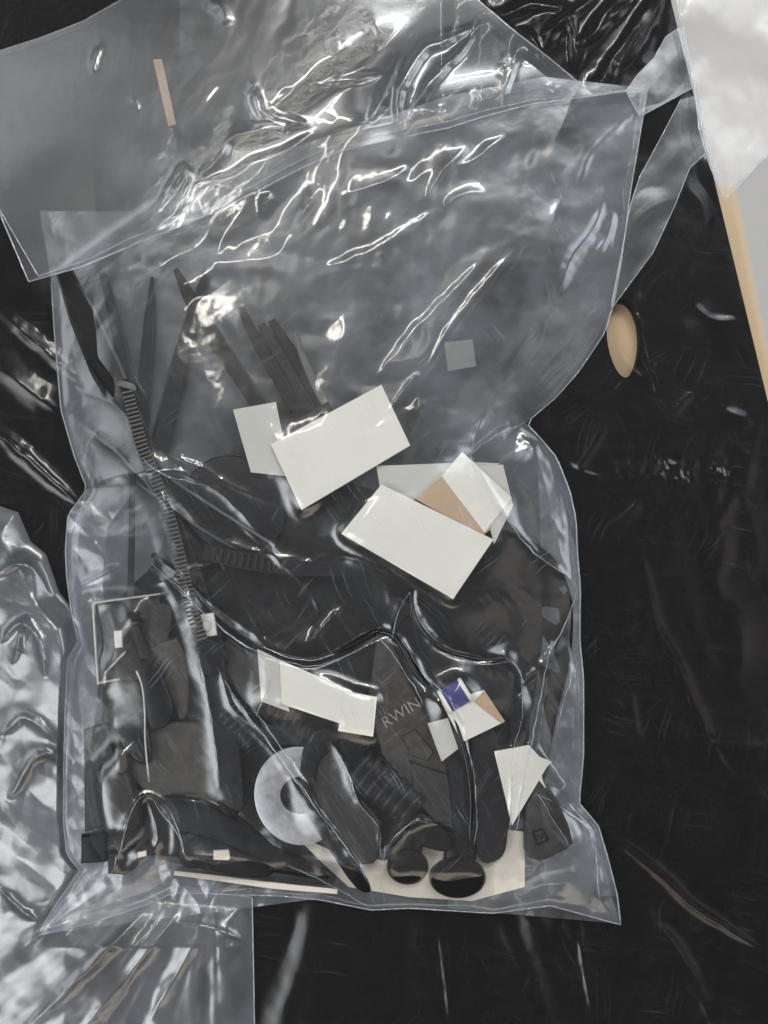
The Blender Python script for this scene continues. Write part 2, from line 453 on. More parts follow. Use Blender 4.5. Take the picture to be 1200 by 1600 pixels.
def edge_x(py): return 1050 + 0.242 * py           # right edge of the panel
zb = -0.12
kb = (D - zb) / D
board = [(600, 285), (1147, 285), (1270, 900), (600, 900)]
prism('wooden_board', board, zb * 1000 - 18, zb * 1000, M['wood'], None, bev=2)
tag(bpy.data.objects['wooden_board'], 'pale wooden board lying blurred below the right edge of the black panel', 'board')

slot = [(975 + 25 * math.cos(a) * (1 - 0.12 * math.sin(a)) + 4 * math.sin(a), 530 + 59 * math.sin(a)) for a in np.linspace(0, 2 * math.pi, 28, endpoint=False)]
pan = [(-220, -220), (edge_x(-220), -220), (edge_x(300) , 300), (edge_x(640), 640), (edge_x(1820), 1820), (-220, 1820)]
slat = prism('wooden_plank', [(880, 380), (1060, 360), (1090, 690), (890, 700)], -16, -6.5, M['wood'], None, bev=2)
tag(slat, 'pale wooden plank under the panel, seen through the oval slot', 'plank')
panel = prism('plastic_sheet', pan, -5, 0, M['panel'], None, bev=9, holes=[slot], segs=3)
tag(panel, 'large flat black plastic panel with an oval slot, wrapped in scratched film', 'plastic sheet')

# ------------------------------------------------------------------ film wrapped round the panel
py_, px_ = np.mgrid[-120:1720:420j, 0:1:330j]
px_ = -120 + px_ * (edge_x(py_) - 3 + 120)
wr = 0.9 + 0.30 * fbm(px_ / 160, py_ / 260, 3, 3)
right = np.clip((px_ - 820) / 120, 0, 1)
wr = wr + 0.09 * crumple(px_, py_, 130, 21, 5) * (0.4 + 0.6 * right) + 0.04 * crumple(px_, py_, 40, 22, 5) * vn(px_ / 120, py_ / 120, 8)
# tight diagonal wrinkles at the top, beside the light bag
tr = np.clip((px_ - 690) / 60, 0, 1) * np.clip((1075 - px_) / 50, 0, 1) * np.clip((235 - py_) / 90, 0, 1)
wr = wr + tr * (0.7 * crumple(px_, py_, 60, 41, 5, ang=0.62, spread=0.4) + 0.12 * crumple(px_, py_, 24, 42, 4, ang=0.75, spread=0.9) + 1.5)
# bottom: long folds fanning down from the bag
bt = np.clip((py_ - 1385) / 60, 0, 1)
fan = np.arctan2(px_ - 640, py_ - 900)
wr = wr + bt * (2.6 * fbm(fan * 8 + 2, py_ / 900, 51, 2) + 0.25 * crumple(px_, py_, 70, 52, 4, ang=0.1, spread=0.5))
lf = np.clip((140 - px_) / 60, 0, 1) * np.clip((py_ - 420) / 60, 0, 1)
wr = wr + lf * 0.6 * crumple(px_, py_, 80, 61, 4, ang=-0.85, spread=0.35)
wr = wr + creases(px_, py_, [([(932, 130), (965, 85), (1028, -10)], 2.2, 6), ([(962, 112), (990, 78), (1034, -5)], 2.2, 5), ([(918, 137), (945, 125), (968, 100)], 1.8, 5), ([(893, 112), (897, 75), (891, 40), (872, -10)], 1.8, 6),
    ([(848, 80), (868, 45), (884, 15)], 2.0, 6), ([(735, 18), (790, 24), (830, 8), (880, 12)], 1.6, 7), ([(840, 62), (885, 28), (940, -10)], 1.6, 6), ([(900, 75), (930, 45), (962, -8)], 2.4, 6), ([(902, 120), (908, 95), (925, 60), (1000, -10)], 1.6, 5), ([(800, 40), (830, 60), (850, 100)], 1.4, 6)])
wr = wr + np.clip((px_ - 1050) / 60, 0, 1) * 0.5 * crumple(px_, py_, 60, 71, 5, ang=0.3, spread=1.5) * np.clip((1000 - py_) / 200, 0.2, 1)
wr = wr + 0.8 * creases(px_, py_, [
    ([(998, 450), (1003, 540), (1022, 590), (1043, 660)], 1.0, 4), ([(1043, 655), (1070, 625), (1090, 610)], .6, 3),
    ([(990, 840), (1010, 900), (1025, 975), (1060, 1040), (1090, 1110), (1120, 1180), (1150, 1220)], 0.9, 5),
    ([(1025, 975), (1000, 1005), (985, 1030)], .6, 4), ([(940, 1040), (985, 1030)], .5, 4),
    ([(985, 1070), (995, 1140), (1020, 1200)], .5, 4), ([(945, 1300), (1010, 1350), (1090, 1420), (1200, 1490)], 1.6, 7),
    ([(960, 1180), (1040, 1150), (1200, 1170)], .7, 9), ([(945, 830), (985, 800), (1000, 775)], .8, 5),
    ([(880, 690), (890, 730), (945, 750)], .7, 5), ([(885, 760), (930, 690), (950, 640)], .6, 4),
    ([(1010, 1360), (1020, 1480), (1040, 1620)], 0.7, 6), ([(905, 1440), (915, 1520), (935, 1620)], 1.6, 6),
    ([(770, 1440), (800, 1510), (845, 1620)], 0.9, 9), ([(690, 1440), (700, 1540), (706, 1620)], 1.2, 5),
    ([(870, 1440), (890, 1475), (905, 1460)], 0.6, 8), ([(1030, 1440), (1080, 1520), (1120, 1620)], 1.3, 8),
    ([(1080, 470), (1110, 500), (1150, 500)], .6, 5), ([(1130, 640), (1180, 660)], .8, 6), ([(1090, 860), (1160, 760), (1190, 640)], .6, 8),
    ([(1140, 930), (1160, 1000), (1150, 1100)], .9, 9), ([(960, 540), (1000, 590), (1030, 570)], .4, 2),
    ([(-20, 470), (60, 540), (130, 600)], 2.0, 9), ([(-20, 660), (60, 730), (130, 790)], 2.2, 8), ([(-20, 560), (100, 650)], 1.5, 14)])
nm = np.clip(fbm(px_ / 90, py_ / 70, 77, 3) * 2.2 - 0.1, 0, 1) * np.exp(-((px_ - 1060) / 110) ** 2 - ((py_ - 725) / 60) ** 2)
wr = wr + nm * 0.9 * crumple(px_, py_, 14, 78, 5)
wrap = empty('film_wrap', 600, 800, 0.0, 'scratched clear film wrapped tightly over the black panel', 'film wrap')
sheet('film', px_, py_, wr, M['wrap'], wrap, 0.25)

# ------------------------------------------------------------------ outline and heights of the main bag
LEFT = [(62, 330), (80, 440), (85, 520), (95, 640), (115, 710), (136, 764), (106, 805), (102, 860), (104, 900), (112, 960), (122, 1002), (106, 1030),
        (102, 1100), (100, 1180), (99, 1280), (104, 1335), (124, 1360), (100, 1395), (70, 1440), (60, 1462)]
RIGHT = [(1012, 138), (1000, 210), (985, 300), (972, 400), (960, 470), (945, 520), (905, 580), (870, 620), (822, 661), (845, 685), (870, 715), (890, 765),
         (900, 810), (902, 860), (907, 920), (906, 1000), (912, 1060), (912, 1180), (905, 1255), (935, 1290), (950, 1340), (965, 1400), (970, 1445)]
TOP = [(62, 330), (200, 330), (400, 250), (700, 150), (850, 120), (1012, 138)]
BOT = [(60, 1462), (150, 1440), (240, 1410), (270, 1395), (340, 1397), (440, 1400), (500, 1406), (580, 1422), (640, 1419), (770, 1427), (860, 1415), (970, 1445)]
OUTL = LEFT + BOT[1:] + RIGHT[::-1][1:] + TOP[::-1][1:]

def edge_d(px, py, pts=LEFT + BOT[1:]):
    return np.minimum(seg_dist(px, py, LEFT), np.minimum(seg_dist(px, py, BOT), seg_dist(px, py, RIGHT)))

def Hs(px, py):
    """smooth height (mm) of the bag's upper film"""
    px = np.asarray(px, float); py = np.asarray(py, float)
    d = edge_d(px, py)
    hp = 7.5 + 6.5 * np.exp(-((px - 470) / 400) ** 2 - ((py - 1080) / 400) ** 2)
    return 2.2 + hp * (1 - np.exp(-(d / 85) ** 1.6))

# ------------------------------------------------------------------ main bag
bag = empty('clear_bag', 500, 850, 1.5 * MM, 'large clear plastic bag of small black fasteners lying on the panel, its mouth folded over', 'plastic bag')
bpx, bpy_ = patch_px(LEFT, RIGHT, 300, 230, TOP, BOT)
d2 = edge_d(bpx, bpy_)
back = 1.9 + (0.55 * crumple(bpx, bpy_, 130, 5, 6) + 0.22 * crumple(bpx, bpy_, 45, 6, 5)) * np.clip(d2 / 50, 0, 1)
sheet('back_film', bpx, bpy_, back, M['bag_back'], bag, 1.35)

CONTENT_BEFORE = set(bpy.data.objects)

# ------------------------------------------------------------------ contents of the bag: papers
GP = 'blank white labels loose in the bag'
def paper(poly, off, mat, label, cat='paper label', group=GP, curl=None, name='paper_label', thick=0.25, hf=None):
    return tag(drape(name, poly, hf or Hs, off, M[mat], None, thick, curl), label, cat, group)
def flat(zz): return lambda a, b: zz + 0 * a
paper([(423, 694), (596, 601), (641, 696), (471, 797)], -1.2, 'paper', 'large clean white rectangular label, uppermost in the middle of the bag', curl=lambda u, v: 0.9 * np.sin(u * 3.1))
paper([(364, 640), (431, 628), (455, 745), (392, 738)], -2.6, 'paper2', 'greyish curled label tucked under the upper left side of the large white label', curl=lambda u, v: -1.2 * (1 - u) ** 2)
paper([(533, 834), (596, 757), (771, 843), (708, 936)], -1.3, 'paper', 'large white label lying askew, its lower corner pointing to the bottom of the bag', curl=lambda u, v: .5 * np.sin(u * 3.1))
pt = paper([(690, 744), (722, 706), (800, 778), (757, 832)], -1.7, 'paper', 'white label with one tan half, partly under the askew large label')
drape('tan_half', [(648, 779), (690, 745), (768, 826), (752, 838)], Hs, -1.75, M['tan'], pt, 0.25)
paper([(588, 728), (740, 722), (782, 724), (600, 800)], -3.0, 'paper2', 'dull white label showing between the two large labels')
paper([(740, 728), (786, 726), (802, 790), (772, 850)], -2.3, 'paper2', 'small white label end sticking out right of the tan half')
paper([(694, 535), (738, 530), (744, 572), (700, 580)], 0, 'dull', 'small square dull card piece seen hazily in the empty upper part of the bag', cat='card', group='', hf=flat(1.35))
paper([(402, 1014), (440, 1032), (452, 1112), (408, 1096)], -3.4, 'paper2', 'grey end of a label behind the left side of the bent white label', curl=lambda u, v: 0 * u)
paper([(437, 1031), (546, 1078), (560, 1140), (440, 1100)], -2.6, 'paper', 'white label below the dark fold with a straight upper edge')
paper([(540, 1080), (589, 1089), (583, 1151), (528, 1142)], -2.3, 'paper', 'bright white bent label end just right of the middle of the lower bag')
pw = paper([(690, 1098), (756, 1078), (788, 1128), (722, 1160)], -2.8, 'paper', 'white square label with a tan corner, beside the blue banded sleeve')
drape('tan_corner', [(740, 1096), (757, 1079), (789, 1127), (783, 1130)], Hs, -2.6, M['tan'], pw, 0.25)
paper([(772, 1174), (826, 1164), (856, 1196), (800, 1290)], -1.5, 'paper', 'white label at the right side of the bag behind the bright vertical crease')
paper([(818, 1172), (862, 1190), (840, 1216), (860, 1242)], -1.7, 'paper', 'small notched white label end at the right side of the bag')
paper([(668, 1130), (700, 1122), (716, 1170), (690, 1190)], -4, 'paper2', 'small dull label scrap under the long black arms')

cardo = prism('card_insert', [(455, 1300), (520, 1330), (600, 1345), (700, 1310), (790, 1296), (820, 1300), (820, 1386), (738, 1408), (640, 1402), (545, 1386), (500, 1345)], 3.0, 3.4, M['card'], None, bev=.5)
tag(cardo, 'cream card lying under the round black plugs at the bottom of the bag', 'card')
st = ribbon('card_strip', [(272, 1364), (340, 1372), (430, 1384), (527, 1393)], [7, 9, 10, 8], 4.2, 0.6, M['card'])
tag(st, 'thin cream card edge along the bottom seam of the bag', 'card strip')

# ------------------------------------------------------------------ metal pieces
w = prism('flat_washer', [(468 + 71 * math.cos(a) + 3 * math.sin(a), 1244 + 77 * math.sin(a)) for a in np.linspace(0, 2 * math.pi, 64, endpoint=False)], 6.6, 8.0, M['zinc'], None, bev=2.0,
          holes=[[(469 + 31 * math.cos(a), 1243 + 29 * math.sin(a)) for a in np.linspace(0, 2 * math.pi, 40, endpoint=False)]])
tag(w, 'large flat zinc plated washer under the black clip', 'washer')
fr = empty('wire_bracket', 200, 1000, 7 * MM, 'square bent steel wire bracket with a dark plate at the left of the bag', 'bracket')
ptube('wire', [(251, 928), (250.5, 928), (147, 942), (145, 943), (153, 1066), (155, 1067), (187, 1061)], 8.6, 1.8, M['wire'], fr, 6, 3)
prism('plate', [(148, 945), (250, 931), (252, 990), (238, 1062), (155, 1064)], 5.2, 6.2, M['greyd'], fr, bev=2)
tag(ptube('wire_pin', [(164, 1052), (196, 1018)], 9.0, 2.0, M['wire'], None), 'short straight steel pin crossing the lower left of the wire bracket', 'pin')
tag(ptube('bent_wire', [(213, 1048), (222, 1072), (226, 1110), (227, 1160), (233, 1222)], 9.8, 1.7, M['wire'], None), 'long thin steel wire hanging down beside the oval black peg', 'wire')

nut = empty('square_clip', 322, 975, 8 * MM, 'small square white clip with a round stud next to the toothed strap', 'clip')
prism('plate', [(307, 961), (334, 957), (339, 993), (314, 997)], 8.6, 9.8, M['white'], nut, bev=2.5)
rod('stud', (322, 978), (322.5, 978.5), 9.8, 11.0, [(0, 8), (0.7, 8), (1, 5.5)], M['paper2'], nut, 18)
tag(prism('pale_tab', [(325, 1003), (334, 1001), (336, 1008), (327, 1012)], 9.2, 10.0, M['white'], None, bev=1.5), 'tiny cream tab just below the end of the toothed strap', 'tab')
tag(prism('pale_tab', [(177, 986), (190, 985), (191, 1012), (179, 1013)], 8.2, 9.6, M['white'], None, bev=2.5), 'small upright cream tab inside the wire bracket', 'tab')
tag(prism('pale_tab', [(333, 1329), (357, 1328), (360, 1341), (357, 1345), (333, 1344)], 9.0, 9.8, M['card'], None, bev=2.5), 'rounded cream tab on the dark strap near the bottom left of the bag', 'tab')
tag(prism('pale_tab', [(214, 1332), (228, 1329), (229, 1338), (215, 1341)], 8.4, 9.0, M['card'], None, bev=2), 'tiny cream tab under the left film fold', 'tab')
fz_ = empty('banded_sleeve', 710, 1085, 9 * MM, 'small blue sleeve with silver ends beside a white square label', 'sleeve')
rod('body', (697, 1095), (725, 1079), 11.6, 11.6, [(0, 19), (1, 19)], M['blue'], fz_, 24, 0.45)
rod('end_cap', (692, 1098), (697.5, 1094.8), 11.6, 11.6, [(0, 18), (.2, 20.5), (.8, 20.5), (1, 19)], M['white'], fz_, 24, 0.45)
rod('end_cap', (724.5, 1079.3), (730, 1076), 11.6, 11.6, [(0, 19), (.2, 20.5), (.8, 20.5), (1, 18)], M['white'], fz_, 24, 0.45)

# ------------------------------------------------------------------ black cable ties (tails and toothed straps)
GT = 'loose black cable ties in the bag'
def tie(pts, widths, z, mat, label, teeth=None):
    t = empty('cable_tie', pts[0][0], pts[0][1], (z if np.isscalar(z) else min(z)) * MM, label, 'cable tie', GT)
    ribbon('strap', pts, widths, z, 1.0, M[mat], t)
    if teeth:
        q = resample(smooth_line(pts, 6), 400); L = np.r_[0, np.cumsum(np.hypot(*np.diff(q, axis=0).T))]
        s0, s1, step, tw, tm = teeth; proto = None
        for s in np.arange(s0 * L[-1], s1 * L[-1], step):
            i = min(int(np.searchsorted(L, s)), 398); a, b = q[i], q[i + 1]; d_ = (b - a) / (np.hypot(*(b - a)) + 1e-9); n_ = np.array([-d_[1], d_[0]])
            ww = np.interp(s / L[-1] * (len(widths) - 1), range(len(widths)), widths) * tw
            zz = z if np.isscalar(z) else np.interp(s / L[-1] * (len(z) - 1), range(len(z)), z)
            c = np.array(P(a[0], a[1], (zz + 1.0) * MM)); kk = (D - zz * MM) / D
            if proto is None:
                vs = []
                for yy in (-.5, .5):
                    vs += [(-.5, yy, 0), (.5, yy, 0), (.15, yy, 1), (-.4, yy, 1)]
                proto = mesh_obj('ridge', vs, [[0, 1, 2, 3], [7, 6, 5, 4], [1, 5, 6, 2], [2, 6, 7, 3], [3, 7, 4, 0]], M[tm], False, None, origin=(0, 0, 0)); o = proto
            else:
                o = proto.copy(); C.objects.link(o)
            o.parent = t; o.location = c - np.array(t['_base'])
            o.rotation_euler = (0, 0, math.atan2(-d_[1], d_[0])); o.scale = (step * 0.62 * S * kk, ww * S * kk, 0.8 * MM)
    return t
tie([(98, 424), (128, 490), (165, 575), (205, 655), (228, 700)], [22, 44, 50, 36, 26], [4, 5, 5.5, 6, 6], 'black', 'widest black cable tie tail at the upper left corner of the bag')
tie([(160, 425), (176, 490), (192, 560), (205, 640)], [10, 16, 20, 20], 4.0, 'black2', 'faint narrow tie tail behind the widest one, rising beside the bag corner')
tie([(238, 432), (233, 500), (226, 580), (222, 660)], [5, 16, 22, 24], 4.0, 'black2', 'pointed tie tail standing upright between the corner tail and the crossing pair')
tie([(322, 422), (298, 500), (272, 600), (250, 700)], [6, 20, 28, 32], 5.0, 'black2', 'pointed tie tail leaning right, lower one of the crossing pair')
tie([(274, 420), (305, 480), (355, 560), (402, 632), (430, 680)], [8, 24, 28, 28, 28], 6.3, 'black', 'long tie tail slanting down to the grey curled label, upper one of the crossing pair')
tie([(376, 480), (400, 530), (440, 600), (475, 665)], [10, 18, 20, 20], 5.2, 'black', 'leftmost of the three parallel tie tails above the large white label')
tie([(408, 506), (440, 560), (475, 625), (500, 670)], [12, 18, 20, 20], 4.6, 'black2', 'middle of the three parallel tie tails above the large white label')
tie([(424, 500), (452, 545), (490, 610), (515, 650)], [12, 18, 20, 20], 4.2, 'black', 'rightmost of the three parallel tie tails above the large white label')
tie([(460, 520), (474, 560), (492, 600), (508, 630)], [7, 11, 13, 13], 4.6, 'nylon', 'narrow greyish tie tail ending just above the large white label')
tie([(195, 592), (207, 640), (222, 695), (240, 740), (262, 800), (280, 870), (296, 940), (316, 1004)], [18, 20, 20, 20, 20, 21, 22, 20], [8, 8.5, 9, 9.2, 10, 10.5, 10.5, 10], 'black2',
    'toothed tie strap with grey ridges running down the left half of the bag', teeth=(0.05, 0.99, 6.6, 0.95, 'nylon'))
tie([(148, 680), (172, 698), (232, 745), (310, 800), (420, 868)], [22, 30, 40, 44, 40], [2.1, 3.0, 5.4, 6.8, 7], 'black', 'broad black tie tail slanting from the left edge to the middle of the bag')
tie([(318, 862), (380, 876), (460, 886), (540, 890)], [24, 26, 26, 22], 8.0, 'black2', 'toothed tie strap lying nearly level under the large labels', teeth=(0.08, 0.6, 11, 0.8, 'greyd'))
tie([(206, 740), (206, 830), (204, 930)], [9, 10, 10], 5.5, 'black2', 'thin upright tie tail left of the grey ridged strap')
tie([(140, 560), (180, 610), (222, 690), (300, 900), (330, 1010)], [14, 20, 24, 30, 40], 6.5, 'black', 'dark smooth strap lying beneath the grey ridged strap')
cap = rod('round_tab', (196, 606), (199, 596), 9.6, 9.6, [(0, 17), (.5, 16), (.9, 12), (1, 6)], M['nylon'], None, 20, 0.25)
tag(cap, 'half round grey tab at the upper end of the ridged strap', 'tab')

# ------------------------------------------------------------------ black plastic parts
def part(poly, z0, z1, mat, name, label, cat, group=None, rnd=4, bev=6, **k):
    o = prism(name, poly, z0, z1, M[mat], None, bev=bev, round_=rnd, segs=3, **k); return tag(o, label, cat, group)
part([(298, 738), (330, 716), (372, 712), (420, 735), (446, 780), (440, 830), (412, 862), (360, 868), (310, 840), (290, 790)], 2.8, 6.6, 'black2', 'round_cover', 'round black cover disc below the grey curled label', 'cover')
part([(270, 800), (330, 745), (450, 735), (560, 760), (700, 800), (840, 850), (890, 920), (893, 1020), (870, 1120), (848, 1230), (800, 1285), (600, 1325), (300, 1340), (170, 1300), (160, 1100), (180, 950), (240, 880)], 2.45, 2.95, 'black', 'backing_pad', 'wide flat black pad lying under all the small parts in the lower bag', 'pad', bev=2)
part([(600, 930), (640, 940), (690, 1010), (790, 1040), (800, 1090), (760, 1130), (700, 1090), (640, 1040)], 2.6, 7.5, 'black2', 'curved_housing', 'black housing behind the blue banded sleeve', 'housing', bev=10)
pg = part([(590, 985), (624, 1010), (655, 1070), (690, 1130), (712, 1200), (722, 1300), (690, 1290), (640, 1240), (596, 1180), (575, 1090)], 3, 6.8, 'grey', 'moulded_block', 'grey moulded block with raised lettering in the lower middle of the bag', 'block', rnd=0, bev=5)
part([(612, 1000), (640, 960), (668, 1040), (705, 1110), (738, 1190), (742, 1330), (712, 1330), (700, 1210), (672, 1130), (640, 1070)], 6.9, 9.2, 'black', 'bent_bar', 'long black arm running down the middle right of the lower bag', 'bar', rnd=2)
part([(735, 1118), (762, 1130), (784, 1172), (794, 1240), (792, 1320), (776, 1346), (748, 1340), (738, 1250)], 3.2, 7.2, 'black2', 'rounded_lever', 'black rounded lever standing left of the white label at the right side', 'lever', bev=10)
part([(800, 1100), (815, 1092), (826, 1110), (822, 1160), (806, 1172), (796, 1140)], 3.2, 8.0, 'black', 'small_lug', 'small black lug above the white label at the right side', 'lug')
lug = part([(822, 1262), (838, 1238), (862, 1236), (880, 1270), (896, 1318), (868, 1336), (838, 1346), (820, 1330)], 2.8, 7.6, 'greyd', 'rounded_tab', 'dark rounded tab with a square stamped mark near the lower right corner', 'tab', rnd=2, bev=8)
for a, b, ww in (((832, 1300), (847, 1295), 3), ((847, 1295), (857, 1312), 3), ((857, 1312), (840, 1320), 3), ((840, 1320), (832, 1300), 3), ((840, 1305), (846, 1310), 2.4), ((846, 1310), (848, 1302), 2.4)):
    ribbon('stamped_mark', [a, b], [ww, ww], 7.55, 0.5, M['gloss'], lug)
# raised lettering on the grey block
fc = bpy.data.curves.new('lettering', 'FONT'); fc.body = 'RWIN(o)'; fc.size = 25 * S; fc.extrude = 0.0003; fc.align_x = 'CENTER'; fc.align_y = 'CENTER'
fc.materials.append(solid('pale_lettering', (0.30, 0.29, 0.27), 0.5))
ft = bpy.data.objects.new('lettering_curve', fc); C.objects.link(ft); bpy.context.view_layer.update()
me = bpy.data.meshes.new_from_object(ft.evaluated_get(bpy.context.evaluated_depsgraph_get())); bpy.data.objects.remove(ft)
fo = bpy.data.objects.new('lettering', me); C.objects.link(fo); fo.parent = pg
fo.location = np.array(P(640, 1106, 7.05 * MM)) - np.array(pg['_base']); fo.rotation_euler = (0, 0, 0.56)
part([(628, 1150), (650, 1140), (678, 1175), (668, 1190), (640, 1180)], 6.8, 7.6, 'grey', 'small_key', 'small grey raised key below the lettering', 'key', rnd=0, bev=3)

def plug(c, r, sq, z, a2, label):
    t = empty('round_plug', c[0], c[1], z * MM, label, 'plug', 'round black plugs at the bottom of the bag')
    prism('face', [(c[0] + r * math.cos(q), c[1] + r * sq * math.sin(q)) for q in np.linspace(0, 2 * math.pi, 40, endpoint=False)], z, z + 1.6, M['gloss'], t, bev=3, segs=3)
    prism('rim', [(c[0] + r * 1.06 * math.cos(q), c[1] + 1 + r * 1.06 * sq * math.sin(q)) for q in np.linspace(0, 2 * math.pi, 40, endpoint=False)], z - 1.4, z + 0.2, M['black'], t, bev=2)
    rod('stem', (c[0], c[1] - 6), a2, z - 2.6, z - 2.0, [(0, r * .62), (.9, r * .6), (1, r * .45)], M['black'], t, 20, 0.5)
plug((715, 1371), 42, 0.72, 6.4, (724, 1300), 'rounder black plug at the bottom, right one of the pair on the cream card')
plug((637, 1354), 31, 0.85, 6.0, (646, 1296), 'tilted black plug at the bottom, left one of the pair on the cream card')
part([(640, 1290), (668, 1282), (696, 1300), (706, 1328), (680, 1330), (655, 1318)], 5.4, 9.0, 'gloss', 'oval_plug', 'shiny oval cap between the two round plugs', 'plug')

def ribbed(a, b, za, zb, r, n, label, name='ribbed_sleeve', sq=0.6, mat='black2'):
    t = empty(name, a[0], a[1], (min(za, zb) - r * S * 1000 * sq) * MM, label, 'sleeve', 'ribbed black sleeves in the bag')
    rod('core', a, b, za, zb, [(0, r * .8), (1, r * .8)], M['black'], t, 20, sq)
    for k in range(n):
        s0 = (k + .1) / n; s1 = (k + .62) / n
        f = lambda s: (a[0] + (b[0] - a[0]) * s, a[1] + (b[1] - a[1]) * s); fz = lambda s: za + (zb - za) * s
        rr = r * (1 - 0.18 * k / n)
        rod('rib', f(s0), f(s1), fz(s0), fz(s1), [(0, rr * .93), (.25, rr), (.75, rr), (1, rr * .93)], M[mat], t, 20, sq)
    return t
ribbed((556, 1196), (648, 1268), 7.2, 7.2, 36, 7, 'thick ribbed black sleeve below the bent white label')
ribbed((396, 1080), (474, 1124), 7.4, 7.4, 28, 6, 'ribbed strain relief sleeve at the lower edge of the white label')
ribbed((352, 1108), (396, 1160), 7.0, 6.4, 26, 6, 'narrow ribbed sleeve left of the white label')

part([(282, 942), (306, 960), (336, 1020), (360, 1075), (372, 1160), (380, 1250), (366, 1276), (342, 1262), (328, 1180), (306, 1080), (286, 1010)], 3.2, 9.2, 'black2', 'bent_bar', 'thick smooth black arm running down from the end of the ridged strap', 'bar', bev=9)
part([(306, 1016), (332, 1000), (354, 1024), (346, 1050), (318, 1056)], 9.0, 11.0, 'black', 'collar_ring', 'black collar at the top of the thick smooth arm', 'collar', bev=5)
part([(352, 1000), (392, 1030), (418, 1090), (400, 1120), (370, 1080), (345, 1040)], 3.0, 7.0, 'greyd', 'clip_body', 'dark grey clip body between the thick arm and the white label', 'clip', bev=5)
part([(196, 958), (212, 955), (222, 960), (220, 968), (204, 972), (194, 967)], 9.0, 10.4, 'gloss', 'screw_head', 'flat black screw head inside the wire bracket', 'screw')
rod('bolt_shaft', (206, 972), (232, 1042), 8.6, 7.6, [(0, 11), (.06, 12.5), (.12, 9), (.9, 9), (1, 6)], M['greyd'], None, 18, 0.7)
tag(bpy.data.objects['bolt_shaft'], 'dark bolt shaft below the screw head in the wire bracket', 'bolt')
part([(220, 1030), (242, 1036), (262, 1080), (270, 1112), (258, 1136), (236, 1138), (228, 1110), (222, 1070)], 4.0, 10.0, 'black', 'rounded_peg', 'rounded black peg below the wire bracket', 'peg', bev=9)
part([(186, 1066), (210, 1080), (228, 1130), (236, 1180), (228, 1196), (200, 1180), (178, 1140), (174, 1096)], 3.4, 8.6, 'gloss', 'oval_grommet', 'leaf shaped glossy black peg left of the thin hanging wire', 'peg', bev=9)
part([(214, 1024), (276, 996), (294, 1050), (294, 1110), (280, 1124), (262, 1082), (236, 1036)], 2.8, 6.8, 'grey', 'wedge_block', 'tapered grey wedge right of the rounded knob', 'wedge', rnd=2, bev=5)
part([(240, 940), (270, 950), (262, 1000), (236, 1034), (222, 1010), (230, 970)], 2.8, 6.4, 'greyd', 'curved_clip', 'curved dark clip at the right end of the wire bracket', 'clip')
part([(210, 1140), (330, 1130), (352, 1250), (300, 1250), (230, 1240), (200, 1200)], 2.6, 5.4, 'grey', 'flat_plate', 'flat brownish grey plate below the pegs', 'plate', rnd=2, bev=6)
part([(255, 1246), (300, 1246), (380, 1290), (440, 1330), (520, 1372), (440, 1366), (350, 1350), (290, 1330)], 3.0, 7.6, 'black', 'long_wedge', 'long black wedge along the bottom left of the bag', 'wedge', bev=7)
part([(280, 1300), (320, 1310), (420, 1352), (410, 1372), (320, 1360), (282, 1350)], 7.0, 8.8, 'black2', 'dark_strap', 'flat dark strap carrying the rounded cream tab', 'strap', bev=4)
rod('grey_barrel', (172, 1190), (196, 1300), 6.0, 6.0, [(0, 12), (.08, 26), (.3, 32), (.8, 32), (.95, 28), (1, 20)], M['greyd'], None, 24, 0.8)
tag(bpy.data.objects['grey_barrel'], 'dark grey barrel in the lower left corner of the bag', 'barrel')
part([(178, 1180), (190, 1172), (198, 1190), (196, 1206), (184, 1206)], 8, 11.4, 'grey', 'round_bead', 'pale nub on top of the dark grey barrel', 'nub', bev=3)
part([(126, 1306), (164, 1302), (166, 1348), (126, 1350)], 2.8, 6.0, 'black2', 'square_block', 'square black block left of the barrel at the bottom left corner', 'block', rnd=0)
part([(168, 1332), (208, 1328), (214, 1356), (196, 1368), (168, 1366)], 2.8, 6.8, 'black', 'square_block', 'square black block under the barrel beside the left film fold', 'block', rnd=0)
part([(472, 1176), (484, 1146), (508, 1138), (522, 1152), (514, 1176), (500, 1190), (494, 1230), (520, 1290), (560, 1350), (580, 1392), (556, 1388), (516, 1332), (478, 1268), (468, 1220)], 9.2, 11.0, 'black', 'bent_clip', 'bent black clip lying across the right side of the washer', 'clip', rnd=3, bev=5)
part([(474, 1166), (512, 1158), (532, 1180), (548, 1215), (562, 1256), (590, 1290), (592, 1340), (570, 1352), (530, 1340), (504, 1302), (486, 1262), (479, 1215)], 8.1, 9.6, 'greyd', 'smooth_housing', 'smooth dark grey housing between the bent clip and the thick ribbed sleeve', 'housing', rnd=2, bev=6)
part([(540, 1140), (566, 1150), (570, 1190), (548, 1200), (528, 1172)], 3.2, 7.0, 'black', 'small_lug', 'small black lug just under the bent white label', 'lug')
part([(408, 1130), (470, 1136), (472, 1160), (440, 1166), (404, 1156)], 3.2, 7.2, 'black2', 'small_lug', 'flat black lug above the washer', 'lug')
part([(400, 1310), (430, 1322), (520, 1370), (500, 1384), (430, 1360), (392, 1336)], 2.9, 5.4, 'black2', 'dark_strap', 'short dark strap below the washer', 'strap', bev=4)
part([(130, 1140), (166, 1130), (184, 1200), (168, 1290), (132, 1300)], 2.5, 4.4, 'greyd', 'flat_plate', 'narrow dark plate behind the barrel by the left edge of the bag', 'plate', rnd=0, bev=4)
part([(640, 1190), (700, 1210), (716, 1290), (680, 1284), (648, 1250)], 6.8, 8.0, 'greyd', 'flat_plate', 'small dark plate resting on the lower end of the grey block', 'plate', rnd=0, bev=4)

